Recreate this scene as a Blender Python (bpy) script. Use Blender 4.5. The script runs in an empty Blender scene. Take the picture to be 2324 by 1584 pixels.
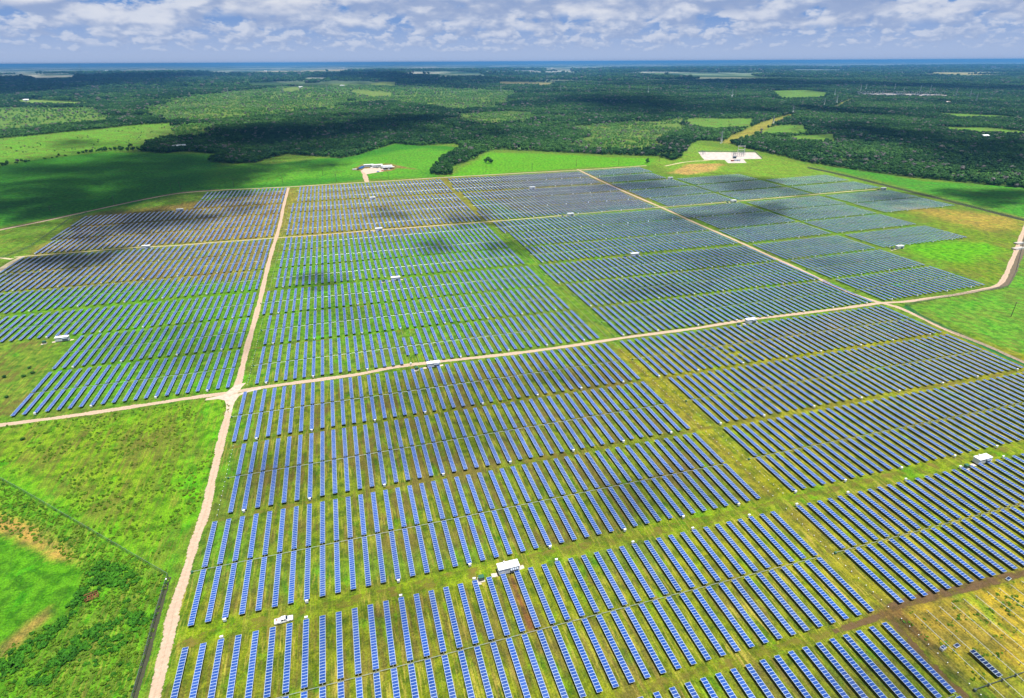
import bpy, bmesh, math, random
import numpy as np
from mathutils import Vector, Matrix, noise as mnoise
random.seed(7); rng = np.random.default_rng(11)
S = bpy.context.scene; COL = S.collection
P = 5.3            # row pitch of the solar field in metres
PZ = 1.3           # height of the tracker tables
CAM = Vector((66.31, 0.0, 170.08))
CR = (0.96003541, -0.27984241, -0.00449792); CU = (0.12738024, 0.42257142, 0.89733365); CF = (0.24921132, 0.86204502, -0.44132992)
FPX = 1460.466

D={'land':[('forest',[(-596.0,1324.8),(-535.5,1351.1),(-505.5,1432.8),(-455.5,1497.3),(-403.3,1517.8),(-338.2,1496.3),(-277.7,1439.0),(-247.3,1466.4),(-186.3,1409.0),(-150.1,1385.1),(-166.6,1280.6),(-115.3,1244.0),(-79.7,1242.3),(-68.9,1279.9),(-29.1,1345.5),(77.3,1253.8),(106.3,1277.8),(202.9,1456.9),(252.2,1396.2),(340.8,1411.0),(341.0,1325.1),(266.4,1160.3),(218.6,1012.8),(247.1,995.8),(266.5,1082.5),(330.6,1160.4),(354.2,1219.9),(399.4,1279.2),(471.2,1230.0),(576.8,1146.9),(680.1,1079.0),(683.1,1024.8),(719.0,1055.3),(838.4,1216.1),(902.2,1286.0),(946.8,1239.6),(923.5,1159.7),(915.3,1036.0),(903.0,933.3),(917.3,854.6),(941.9,765.5),(1031.0,628.2),(1056.0,531.1)])],
'clear':{'meadow_west':[(-863.3,1843.7),(-745.7,1871.9),(-613.5,2022.1),(-501.7,2174.1),(-420.1,2199.3),(-332.9,1805.7),(-353.6,1642.1),(-338.2,1496.3),(-403.3,1517.8),(-455.5,1497.3),(-505.5,1432.8),(-535.5,1351.1),(-596.0,1324.8)],
'scrub_west':[(-1469.2,3130.8),(-1306.7,3261.6),(-907.6,3114.9),(-656.8,2460.8),(-629.4,2328.6),(-740.6,2205.4),(-817.2,2049.0),(-942.2,2011.3)],
'field_west':[(-1496.1,3830.8),(-1447.5,3957.0),(-1050.6,3529.2),(-986.7,3359.7),(-1255.6,3436.9)],
'meadow_ne':[(1191.6,1809.7),(1393.6,1738.6),(1199.2,1490.7),(1058.4,1473.2),(1059.9,1585.0)],
'meadow_e1':[(1139.8,1384.2),(1307.4,1523.6),(1398.5,1516.7),(1264.5,1341.8),(1203.5,1287.1),(1112.9,1336.0)],
'meadow_e2':[(1152.2,1286.5),(1297.9,1292.1),(1194.9,1172.3),(1097.9,1183.0)],
'meadow_e3':[(1684.8,1360.4),(1812.1,1280.3),(1800.5,1179.4),(1756.0,1083.0),(1694.8,1103.7),(1641.7,1253.5)],
'meadow_e4':[(2128.1,1749.1),(2225.8,1571.7),(2189.7,1458.1),(1999.5,1525.1)],
'row':[(916.6,1219.3),(1050.2,1357.2),(1351.8,1637.3),(1599.5,1829.3),(1619.3,1822.2),(1338.2,1562.7),(1069.4,1314.4),(939.9,1211.6)],
'row2':[(1735.3,1929.4),(1888.3,2042.0),(1974.4,2055.9),(1925.5,2001.8),(1814.5,1957.2),(1696.0,1866.9)],
'row3':[(1985.6,2051.8),(2428.5,2440.0),(2551.9,2530.8),(2509.1,2476.8),(1971.1,2011.7)],
'field_n1':[(209.7,4300.6),(306.5,4433.1),(456.8,3974.9),(402.4,3524.7),(278.2,3659.4)],
'field_n2':[(390.0,5430.9),(612.1,6371.8),(765.7,6142.6),(589.9,5157.5)],
'field_n3':[(827.5,5731.3),(952.4,6318.5),(1125.0,6076.2),(1005.9,5475.6)],
'field_n4':[(1678.9,5971.8),(2048.9,5303.8),(1699.2,4601.3),(1409.8,4977.0)],
'field_n5':[(2443.9,5503.3),(2648.7,5406.2),(2548.3,5163.5),(2335.3,5216.6)],
'field_n6':[(4554.2,9086.7),(5049.8,8780.3),(4648.9,8071.0),(4177.2,8224.0)],
'field_e1':[(8617.4,7439.7),(9352.2,6962.5),(8234.5,5962.5),(7378.1,6244.8)],
'field_e2':[(11415.3,12300.4),(14753.3,12476.1),(12700.5,10724.0),(9869.5,10416.0)],
'field_e3':[(6851.6,10579.8),(7726.2,9952.8),(7100.3,9135.6),(6173.7,9381.3)],
'field_e4':[(2725.3,3378.8),(2988.6,3388.7),(2896.6,3087.6),(2428.7,2578.6),(2191.6,2599.2)],
'field_w2':[(-3491.6,9496.6),(-3456.3,10882.3),(-2834.8,8935.0),(-3050.2,8547.1)],
'field_w3':[(-1441.0,15663.8),(1034.9,18236.9),(883.8,15449.5),(-1086.9,13741.7)],
'clear_w4':[(-258.9,4886.2),(-169.9,5315.5),(-90.8,4961.2),(-145.2,4218.9)],
'town_n':[(5379.7,16351.7),(6337.9,16451.6),(5599.9,14513.6),(4795.7,14436.4)]},
'scrubzones':{'mid':[(-726.9,3382.1),(-550.7,4738.2),(343.2,6093.3),(263.1,3009.5),(-112.9,2477.9),(-344.9,2288.5),(-510.8,2409.4)],
'mid2':[(128.3,6192.8),(882.5,4697.1),(1172.8,4023.0),(971.9,3143.5),(563.4,2235.8),(292.8,2998.3),(78.5,2569.9)],
'mid3':[(509.9,2254.9),(737.5,2331.1),(734.7,2034.7),(506.4,1775.7)],
'west2':[(-463.3,2015.1),(-315.6,2109.7),(-193.7,1837.2),(-332.1,1604.7)],
'east1':[(763.4,1687.2),(1238.1,1856.5),(787.1,1126.1),(595.2,1189.2)]},
'reg':{'cropleft':[(-627.8,1265.0),(-552.1,1392.0),(-404.5,1503.8),(-179.6,1395.1),(-139.9,1230.7),(-46.5,1216.9),(101.4,1289.7),(209.1,1458.6),(349.6,1329.8),(344.8,1223.2),(220.2,993.4),(102.6,997.1),(-10.4,967.2),(-146.3,975.0),(-242.4,859.1),(-318.7,813.8),(-378.6,764.6)],
'cropbright':[(-147.5,1181.4),(-94.3,1232.4),(17.8,1163.8),(154.3,1285.7),(256.5,1360.6),(325.7,1263.8),(202.7,999.0),(20.3,1036.0),(-68.6,985.7),(-140.0,1008.4)],
'cropright':[(243.1,977.5),(378.7,1246.4),(665.2,1055.0),(618.1,985.5),(487.1,1001.9)],
'substation':[(625.5,999.2),(848.8,1245.6),(891.1,1078.0),(878.6,875.5),(843.8,733.0),(740.9,805.6),(615.1,889.0)],
'subdry':[(607.8,905.0),(686.8,979.3),(747.8,959.6),(688.4,897.7),(626.8,880.8)],
'strip_e':[(896.2,895.5),(852.5,500.3),(838.5,372.0),(1149.6,548.7),(1039.2,634.0),(942.6,713.1),(933.3,833.2)],
'past_e':[(754.6,585.7),(834.8,487.6),(793.7,458.2),(592.7,337.4),(585.6,339.6),(585.9,376.5),(689.6,443.5),(715.6,524.8)],
'past_dry':[(750.4,581.7),(791.1,579.6),(840.5,504.0),(787.2,460.2),(745.7,463.2),(754.7,512.6)],
'past_bright':[(612.0,441.9),(676.5,447.5),(700.2,428.1),(693.5,400.7),(619.4,382.4),(600.2,406.7)],
'past_se':[(474.5,315.9),(580.3,324.3),(725.6,406.9),(920.8,418.8),(485.6,171.7),(474.4,229.5)],
'west_low':[(-230.0,466.4),(-169.6,444.4),(-125.9,431.3),(-118.0,388.8),(-118.7,333.4),(-161.4,328.6)],
'triangle':[(-156.7,319.1),(-119.5,320.3),(-10.8,317.9),(-5.6,304.2),(-11.2,185.3),(-98.9,269.4),(-161.4,328.6)],
'tri_edge':[(-149.9,305.5),(-106.8,289.0),(-13.7,190.4),(-12.1,310.9),(-5.6,304.2),(-11.2,185.3),(-98.9,269.4),(-161.4,328.6)],
'brushland':[(-161.4,328.6),(-98.9,269.4),(-11.7,184.4),(-12.3,133.2),(-73.0,151.1)],
'smooth':[(-125.3,256.0),(-83.6,231.5),(-59.6,215.6),(-42.5,194.6),(-42.2,176.6),(-57.7,167.3),(-77.9,160.9)],
'tan':[(-113.3,264.3),(-89.2,245.3),(-72.6,230.8),(-47.3,205.3),(-44.3,200.6),(-55.7,208.5),(-79.6,229.0),(-104.3,244.3)],
'tan2':[(-58.4,169.1),(-53.8,176.4),(-49.1,181.4),(-46.9,178.9),(-50.9,172.0),(-56.2,163.6)],
'tubes':[(229.9,97.1),(287.7,95.8),(346.7,92.8),(259.2,43.2),(233.2,60.9)],
'tan_nw':[(-243.6,847.1),(-3.2,947.0),(-2.1,666.3),(-229.8,677.0)],
'tan_nw2':[(-236.1,663.7),(-6.1,658.4),(-7.0,532.5),(-116.4,553.8),(-216.9,561.8),(-244.8,630.9)],
'tan_n':[(2.5,963.1),(234.0,967.6),(242.7,629.2),(9.4,662.8),(-7.3,798.2)],
'tan_n2':[(234.0,967.6),(472.8,967.1),(465.9,703.9),(285.7,681.9),(247.1,802.3)],
'green_mid':[(4.9,582.3),(228.7,676.4),(246.2,467.6),(118.6,353.9),(9.2,401.7)],
'green_l':[(-216.9,561.8),(-6.5,526.3),(-3.9,328.8),(-118.7,333.4),(-127.3,435.4),(-171.3,448.6)],
'se_olive':[(220.8,309.2),(445.1,320.2),(484.9,216.7),(296.1,90.2),(229.2,96.4),(159.6,130.6),(236.1,201.9)],
'c_brown':[(0.9,316.9),(223.5,315.2),(219.8,162.2),(127.2,157.9),(21.5,177.8)],
'near':[(-4.9,175.2),(127.2,157.9),(232.0,95.6),(236.1,50.0),(-1.2,129.9)],
'patch_brown':[(107.8,151.7),(110.4,151.6),(112.0,126.6),(107.3,126.5)],
'lane':[(226.2,307.6),(237.4,311.0),(232.1,144.4),(236.3,94.3),(234.5,63.2),(218.5,67.9),(219.1,99.4),(218.3,143.2)],
'aisle_truck':[(-3,162),(60,160),(230,160),(500,160),(500,152),(230,152),(60,152),(-3,153)],
'track_se':[(219.1,99.4),(248.1,101.3),(293.0,99.6),(289.8,97.3),(246.3,98.0),(233.5,97.0),(234.2,81.1),(234.2,65.5),(230.4,66.6),(230.2,82.3),(227.7,95.0)],
'yardsoil':[(91.3,1104.6),(113.6,1162.0),(137.7,1157.9),(164.2,1153.2),(182.2,1113.9),(207.6,1067.1),(198.2,1077.0),(168.7,1100.4),(160.0,1069.0),(143.9,1064.3),(130.1,1059.0),(115.1,1048.0),(107.1,1086.0)]},
'road':{'main':[(-6.1,120.4),(-6.1,136.3),(-6.4,146.7),(-6.7,158.3),(-7.2,172.6),(-6.5,185.5),(-6.5,200.7),(-5.3,221.6),(-6.0,242.0),(-6.6,280.7),(-6.7,310.8),(-6.2,322.0),(-5.6,343.1),(-6.0,388.0),(-5.7,427.3),(-5.6,468.3),(-5.9,499.5),(-6.6,557.9),(-6.6,621.9),(-5.7,694.2),(-5.9,755.3),(-7.0,825.1),(-7.4,963.5)],
'cross':[(-171.4,322.2),(-140.9,321.6),(-120.5,322.8),(-84.8,322.4),(-47.6,323.7),(-24.1,324.6),(-7.5,324.1),(0.7,325.3),(27.2,325.6),(47.7,325.5),(64.2,325.8),(84.9,328.8),(108.2,328.5),(154.0,325.9),(176.7,325.3),(208.4,325.6),(239.9,326.9),(274.1,326.7),(296.6,326.6),(336.3,328.8),(375.9,328.1),(417.1,327.1),(446.5,327.3),(463.1,326.9),(481.2,324.0),(507.8,324.0),(535.5,324.4),(561.3,326.7),(584.9,330.5),(612.2,344.4),(653.9,370.2),(695.4,395.8),(736.1,421.7),(789.8,455.4),(1024.9,601.8)],
'diagonal':[(472.5,986.6),(465.7,852.2),(463.8,744.3),(463.7,669.0),(461.4,601.4),(461.1,549.5),(460.6,508.4),(458.9,456.1),(457.7,409.2),(454.3,360.3),(459.7,329.6),(465.3,317.5),(464.7,296.5),(462.5,276.3),(464.5,244.6),(463.4,221.6),(464.1,178.7)],
'north':[(-377.0,734.5),(-342.1,762.8),(-312.0,797.2),(-278.7,832.8),(-242.9,878.4),(-208.8,920.5),(-184.3,945.9),(-157.5,966.8),(-110.0,973.5),(-11.7,969.8),(68.7,971.9),(155.6,973.3),(228.2,977.7),(350.7,978.4),(473.9,977.2),(606.3,984.9)],
'middle':[(-248.7,669.5),(-241.2,669.9),(-187.8,670.4),(-146.6,672.5),(-100.4,667.4),(-66.0,668.5),(-34.3,667.7),(-2.0,667.7),(42.2,666.0),(91.3,669.0),(122.7,668.5),(161.7,668.5),(226.4,668.6),(291.1,669.9),(332.0,672.4),(396.4,676.0),(462.3,676.2),(515.2,676.2),(586.4,678.3),(665.3,682.1),(741.4,685.6),(821.6,687.7)],
'west_spur':[(-239.4,537.6),(-240.9,591.8),(-243.1,626.7),(-243.1,658.3),(-241.2,669.9)],
'west_spur2':[(-284.9,680.6),(-260.8,670.4),(-247.2,662.2)],
'yard':[(110.3,975.1),(110.3,1004.4),(110.7,1033.9),(111.0,1065.1),(110.6,1091.6)],
'substation':[(635.5,969.7),(673.6,990.5),(691.7,998.4),(716.6,1004.3),(735.4,1003.0),(753.2,1009.2)]},
'yardpad':[(107.8,1089.1),(114.8,1109.4),(131.8,1108.8),(146.1,1100.7),(144.8,1068.6),(130.1,1059.0),(114.1,1048.3)],
'subpad':[(791.5,1110.2),(846.4,1089.3),(898.7,1067.8),(856.3,990.3),(819.6,997.4),(796.7,956.2),(762.2,964.0),(780.3,1000.4),(761.4,1006.5),(743.4,1012.4),(754.5,1036.0)],
'farpad':[(2748.4,2788.2),(2912.7,2863.7),(3093.8,2865.2),(3233.4,2681.3),(3236.1,2594.2),(3031.1,2438.9),(2892.7,2522.9),(2743.9,2690.5)],
'farpad2':[(2745.1,2239.5),(2783.7,2200.5),(2654.1,2099.7),(2652.5,2156.3)],
'inv':[(108.6,152.9),(108.6,322.5),(103.5,491.3),(103.3,664.7),(109.0,838.4),(339.1,323.6),(333.4,494.0),(334.5,667.2),(341.7,841.4),(339.7,152.6),(577.2,850.4),(569.6,673.0),(827.4,680.9),(597.9,439.0),(-132.7,838.6),(-130.9,664.5),(-128.2,433.0)],
'truck':(29.7,153.5),'fence':{'west':[(-142.3,310.0),(-99.0,269.7),(-84.4,255.9),(-53.4,225.7),(-28.2,201.1),(-12.3,185.6),(-12.4,169.8),(-12.0,152.4),(-11.9,138.0),(-11.9,127.7)],
'nw':[(-244.4,862.0),(-254.2,833.2),(-250.3,760.8),(-247.9,706.1),(-253.7,682.3),(-258.6,665.1)],
'ne':[(864.2,878.3),(864.4,785.7),(854.6,677.2),(845.3,576.2),(834.3,487.3),(823.3,402.7)],
'east':[(472.1,316.3),(489.7,318.8),(525.3,321.5),(588.8,324.3),(635.6,351.8),(748.5,425.8),(823.5,472.9)],
'se':[(472.1,316.3),(465.3,297.1),(462.0,263.0),(460.1,219.3),(458.7,187.3)]},
'poles':[(-283.0,862.1),(-226.3,909.1),(-171.8,985.0),(-162.0,994.2),(-88.4,998.7),(-16.7,993.1),(43.2,1053.4),(63.8,995.0),(63.9,988.0),(145.7,993.4),(310.8,999.3),(392.9,997.8),(481.4,1013.1),(559.6,1002.5),(649.1,1015.7),(529.1,278.0)],
'pylon':[(-909.5,4318.7,45),(-475.1,3956.6,45),(-198.6,4306.5,45),(72.3,4196.2,45),(1095.8,3779.4,42),(1434.4,3641.6,42),(1807.1,3232.8,42),(2009.3,2741.3,42),(918.9,1218.5,26),(1321.6,1553.3,26),(1626.9,1840.7,28),(1989.3,2097.5,32),(2570.5,2674.3,38),(2124.1,2177.6,40),(3040.7,2987.6,40),(3251.0,3160.7,40),(3404.6,3096.9,40),(3261.2,2897.8,30),(3297.2,2823.5,40),(3393.6,2843.9,40),(3118.3,2459.4,36),(3055.9,2335.5,36),(2759.5,2069.7,40)],
'mast':(-5057.9,16320.5),'house':[(-1338.5,6631.4),(-1323.1,5646.8),(-1398.5,4889.2),(-1415.1,3813.9),(-1578.2,3977.2),(-2739.9,12894.1),(-2898.7,12989.5),(-3124.0,8930.8),(-115.7,5063.7),(-263.4,1519.4),(-4560.3,15121.5),(-5418.8,19376.8),(-1763.5,5137.9),(-2612.9,8334.9),(194.7,5260.2),(386.9,7331.1),(-1180.2,15482.8),(716.8,22110.9),(2082.7,15857.4),(384.0,7332.5),(699.3,11140.8),(4636.5,15299.4),(3508.1,16219.7),(2887.8,4915.5),(5811.4,15976.5),(10457.1,24608.4),(2897.5,4911.0),(4275.7,5274.8),(6080.9,6468.5),(6395.4,4703.0),(4560.2,3750.3),(1570.6,1107.9),(24180.7,22686.9),(59205.4,61239.0),(15516.1,11662.4),(6884.9,9676.2),(7613.5,7623.2),(20370.6,16374.0),(4969.9,3713.4),(4074.6,3689.8)],
'tree':[(340.9,1100.0),(336.2,1107.4),(344.0,1091.2),(-375.6,1567.4),(-375.1,1584.1),(-388.0,1544.2),(-418.9,1510.1),(-418.0,1522.6),(-409.9,1519.9),(-440.6,1504.7),(-529.9,1349.3),(-525.8,1357.5),(685.3,1034.4),(693.2,1042.3),(620.9,1009.2),(681.4,1029.3),(694.9,1035.3),(625.1,1017.5)],
'pen':[(377.6,1260.8),(354.2,1219.9),(333.6,1214.9),(307.5,1167.9),(286.3,1153.9),(265.1,1120.7),(246.2,1080.0),(233.9,1040.5),(241.3,1021.6),(226.1,1026.5),(257.9,1067.3),(276.1,1117.1),(291.8,1121.8),(316.2,1165.1),(335.3,1180.5),(353.4,1244.0)],
'stack':[(233.5,82.3),(238.9,81.9),(282.1,97.4)],
'cage':(-36.2,182.8),'culvert':[(710.1,404.1),(729.7,417.5)],
'lamp':(-11.6,181.6),'sewhite':(467.1,836.2),'shade':[(-326.0,1249.0,264.0,292.0),(-340.0,943.0,113.0,126.0),(-115.0,1154.0,147.0,149.0),(-210.0,996.0,161.0,146.0),(-153.0,794.0,96.0,97.0),(-88.0,941.0,37.0,34.0),(-192.0,645.0,49.0,41.0),(-86.0,1794.0,360.0,426.0),(257.0,1901.0,244.0,400.0),(1323.0,2529.0,464.0,736.0),(1868.0,1893.0,146.0,266.0),(1372.0,1005.0,188.0,303.0),(937.0,605.0,103.0,49.0),(1416.0,1328.0,128.0,172.0),(121.0,747.0,24.0,34.0),(155.0,584.0,22.0,25.0),(219.0,682.0,30.0,47.0),(224.0,563.0,26.0,34.0),(38.0,508.0,22.0,24.0),(510.0,828.0,70.0,77.0),(671.0,778.0,89.0,79.0),(569.0,621.0,63.0,41.0),(481.0,602.0,84.0,45.0),(797.0,632.0,62.0,41.0),(61.0,422.0,35.0,39.0),(95.0,291.0,50.0,29.0),(172.0,283.0,40.0,20.0),(99.0,244.0,51.0,19.0),(-45.0,393.0,53.0,43.0),(20.0,238.0,25.0,20.0),(402.0,464.0,64.0,43.0),(304.0,404.0,42.0,20.0),(217.0,74.0,33.0,6.0),(502.0,417.0,23.0,21.0),(-2622.0,8713.0,1110.0,3892.0),(935.0,8154.0,1198.0,2766.0),(3352.0,4436.0,954.0,1252.0),(4187.0,3240.0,464.0,946.0),(174.0,176.0,42.0,12.0),(64.0,146.0,29.0,11.0)]}

# ------------------------------------------------------------------ helpers
def link(o, parent=None):
    COL.objects.link(o)
    if parent: o.parent = parent
    return o
def mesh_obj(name, bm, mats, parent=None, smooth=False):
    me = bpy.data.meshes.new(name); bm.to_mesh(me); bm.free()
    for m in (mats if isinstance(mats, (list, tuple)) else [mats]): me.materials.append(m)
    if smooth:
        for p in me.polygons: p.use_smooth = True
    return link(bpy.data.objects.new(name, me), parent)
def tag(o, label=None, cat=None, group=None, kind=None):
    if label: o['label'] = label
    if cat: o['category'] = cat
    if group: o['group'] = group
    if kind: o['kind'] = kind
    return o
def thing(name, label, cat, loc, rz=0, group=None):
    o = bpy.data.objects.new(name, None); COL.objects.link(o); o.empty_display_size = .5
    o.location = loc; o.rotation_euler = (0, 0, rz)
    return tag(o, label, cat, group)
def copy_tree(o, kids, loc, rz=0, label=None, group=None):
    r = o.copy(); COL.objects.link(r); r.location = loc; r.rotation_euler = (0, 0, rz)
    if label: r['label'] = label
    if group: r['group'] = group
    for ch, sub in kids:
        c = ch.copy(); COL.objects.link(c); c.parent = r
        for g in sub:
            d = g.copy(); COL.objects.link(d); d.parent = c
    return r
def tree_of(o):
    kids = [c for c in bpy.data.objects if c.parent == o]
    return [(c, [g for g in bpy.data.objects if g.parent == c]) for c in kids]
def box(bm, x0, x1, y0, y1, z0, z1, mi=0):
    v = [bm.verts.new(p) for p in ((x0,y0,z0),(x1,y0,z0),(x1,y1,z0),(x0,y1,z0),(x0,y0,z1),(x1,y0,z1),(x1,y1,z1),(x0,y1,z1))]
    fs = []
    for q in ((0,3,2,1),(4,5,6,7),(0,1,5,4),(1,2,6,5),(2,3,7,6),(3,0,4,7)):
        fc = bm.faces.new([v[i] for i in q]); fc.material_index = mi; fs.append(fc)
    return fs
def cyl(bm, a, b, r0, r1=None, n=8, mi=0):
    a = Vector(a); b = Vector(b); r1 = r0 if r1 is None else r1
    d = (b-a).normalized(); u = d.orthogonal().normalized(); w = d.cross(u)
    A = [bm.verts.new(a+(u*math.cos(t)+w*math.sin(t))*r0) for t in [2*math.pi*i/n for i in range(n)]]
    B = [bm.verts.new(b+(u*math.cos(t)+w*math.sin(t))*r1) for t in [2*math.pi*i/n for i in range(n)]]
    for i in range(n):
        fc = bm.faces.new((A[i], A[(i+1)%n], B[(i+1)%n], B[i])); fc.material_index = mi
    bm.faces.new(A[::-1]).material_index = mi; bm.faces.new(B).material_index = mi
def poly_prism(bm, pts, z0, z1, mi=0):
    A = [bm.verts.new((x,y,z0)) for x,y in pts]; B = [bm.verts.new((x,y,z1)) for x,y in pts]; n = len(pts)
    for i in range(n): bm.faces.new((A[i],A[(i+1)%n],B[(i+1)%n],B[i])).material_index = mi
    bm.faces.new(A[::-1]).material_index = mi; bm.faces.new(B).material_index = mi
    bmesh.ops.recalc_face_normals(bm, faces=bm.faces[:])
ONES = 'zero first second third fourth fifth sixth seventh eighth ninth tenth eleventh twelfth thirteenth fourteenth fifteenth sixteenth seventeenth eighteenth nineteenth'.split()
TENS = {20:'twenty',30:'thirty',40:'forty',50:'fifty',60:'sixty'}
def ordw(n):
    if n < 20: return ONES[n]
    t = n//10*10
    return TENS[t][:-1]+'ieth' if n == t else TENS[t]+'-'+ONES[n-t]
def project(x, y, z=0.0):
    dx, dy, dz = x-CAM[0], y-CAM[1], z-CAM[2]
    d = dx*CF[0]+dy*CF[1]+dz*CF[2]
    return 1280+FPX*(dx*CR[0]+dy*CR[1]+dz*CR[2])/d, 872.5-FPX*(dx*CU[0]+dy*CU[1]+dz*CU[2])/d, d

# ------------------------------------------------------------------ node helpers
class NT:
    def __init__(s, m): s.t = m.node_tree if hasattr(m,'node_tree') else m; s.n = s.t.nodes
    def new(s, typ, **k):
        x = s.n.new(typ)
        for a, b in k.items():
            if a.startswith('i_'):
                key = a[2:]; key = int(key) if key.isdigit() else key.replace('_',' ')
                x.inputs[key].default_value = b
            else: setattr(x, a, b)
        return x
    def lk(s, a, b): s.t.links.new(a, b)
    def math(s, op, a, b=None, c=None, clamp=False):
        x = s.n.new('ShaderNodeMath'); x.operation = op; x.use_clamp = clamp
        for i, v in enumerate((a,b,c)):
            if v is None: continue
            if isinstance(v,(int,float)): x.inputs[i].default_value = v
            else: s.lk(v, x.inputs[i])
        return x.outputs[0]
    def mapr(s, v, a, b, c=0.0, d=1.0, smooth=True):
        x = s.n.new('ShaderNodeMapRange'); x.interpolation_type = 'SMOOTHSTEP' if smooth else 'LINEAR'
        s.lk(v, x.inputs[0])
        for i, q in zip((1,2,3,4),(a,b,c,d)):
            if isinstance(q,(int,float)): x.inputs[i].default_value = q
            else: s.lk(q, x.inputs[i])
        return x.outputs[0]
    def mix(s, f, a, b, blend='MIX'):
        x = s.n.new('ShaderNodeMix'); x.data_type = 'RGBA'; x.blend_type = blend
        for sock, v in ((x.inputs[0],f),(x.inputs[6],a),(x.inputs[7],b)):
            if isinstance(v,(int,float)): sock.default_value = v
            elif isinstance(v,(tuple,list)): sock.default_value = (*v[:3],1)
            else: s.lk(v, sock)
        return x.outputs[2]
    def noise(s, vec, scale, detail=3, rough=.55, dist=0, w=None):
        x = s.n.new('ShaderNodeTexNoise'); x.inputs['Scale'].default_value = scale
        x.inputs['Detail'].default_value = detail; x.inputs['Roughness'].default_value = rough; x.inputs['Distortion'].default_value = dist
        if w is not None: x.noise_dimensions = '4D'; x.inputs['W'].default_value = w
        if vec is not None: s.lk(vec, x.inputs['Vector'])
        return x.outputs['Fac']
    def scalev(s, vec, v, off=(0,0,0)):
        x = s.n.new('ShaderNodeMapping'); s.lk(vec, x.inputs[0]); x.inputs[3].default_value = v; x.inputs[1].default_value = off
        return x.outputs[0]
def newmat(name):
    m = bpy.data.materials.new(name); m.use_nodes = True; m.node_tree.nodes.clear(); q = NT(m)
    out = q.new('ShaderNodeOutputMaterial'); b = q.new('ShaderNodeBsdfPrincipled'); q.lk(b.outputs[0], out.inputs[0])
    return m, q, b, out
def simple(name, col, rough=.6, metal=0., var=.18, scale=1.5, spec=.5):
    m, q, b, o = newmat(name)
    tc = q.new('ShaderNodeTexCoord'); n = q.noise(tc.outputs['Object'], scale, 4)
    v = q.mapr(n, .3, .7, 1-var, 1+var*.6)
    c = q.new('ShaderNodeVectorMath', operation='SCALE'); c.inputs[0].default_value = col; q.lk(v, c.inputs[3])
    q.lk(c.outputs[0], b.inputs['Base Color']); b.inputs['Roughness'].default_value = rough; b.inputs['Metallic'].default_value = metal
    b.inputs['Specular IOR Level'].default_value = spec
    return m
M = {}
M['white'] = simple('white_paint', (.78,.79,.80), .45, var=.08)
M['white_shaded'] = simple('white_paint_shaded', (.55,.60,.68), .5, var=.1)  # white paint with the blue-grey of weakly lit walls in its colour
M['steel'] = simple('galvanised_steel', (.42,.47,.47), .4, .6)
M['darksteel'] = simple('dark_steel', (.10,.13,.13), .5, .5)
M['post'] = simple('post_steel', (.16,.19,.18), .5, .4)
M['green'] = simple('green_enclosure', (.03,.12,.07), .45)
M['concrete'] = simple('concrete', (.42,.38,.33), .9, var=.3)
M['tube'] = simple('galvanised_tube', (.50,.52,.48), .5, .2)
M['gravel'] = simple('pale_gravel', (.58,.48,.42), .95, var=.3, scale=.8)
M['padwhite'] = simple('white_gravel', (.46,.40,.36), .95, var=.25, scale=.15)
M['padgrey'] = simple('grey_gravel', (.30,.27,.25), .95, var=.25, scale=.05)
M['louver'] = simple('grey_louver', (.20,.25,.33), .5)
M['black'] = simple('dark_void', (.012,.013,.015), .7)
M['rubber'] = simple('rubber', (.02,.02,.02), .8)
M['rust'] = simple('rusty_metal', (.25,.07,.035), .8, var=.4)
M['wood'] = simple('pole_wood', (.09,.065,.05), .9)
M['blue'] = simple('blue_tarp', (.02,.15,.50), .5)
M['red'] = simple('red_paint', (.45,.05,.03), .5)
M['orange'] = simple('orange_plastic', (.6,.16,.03), .5)
M['roof'] = simple('pale_roof', (.60,.60,.60), .5, var=.1)
M['glass'] = simple('car_glass', (.02,.05,.10), .08, var=.1)
M['fence'] = simple('fence_wire', (.20,.27,.25), .5, .5)
M['ditch'] = simple('dark_mulch', (.035,.04,.035), .95, var=.4)

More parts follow.
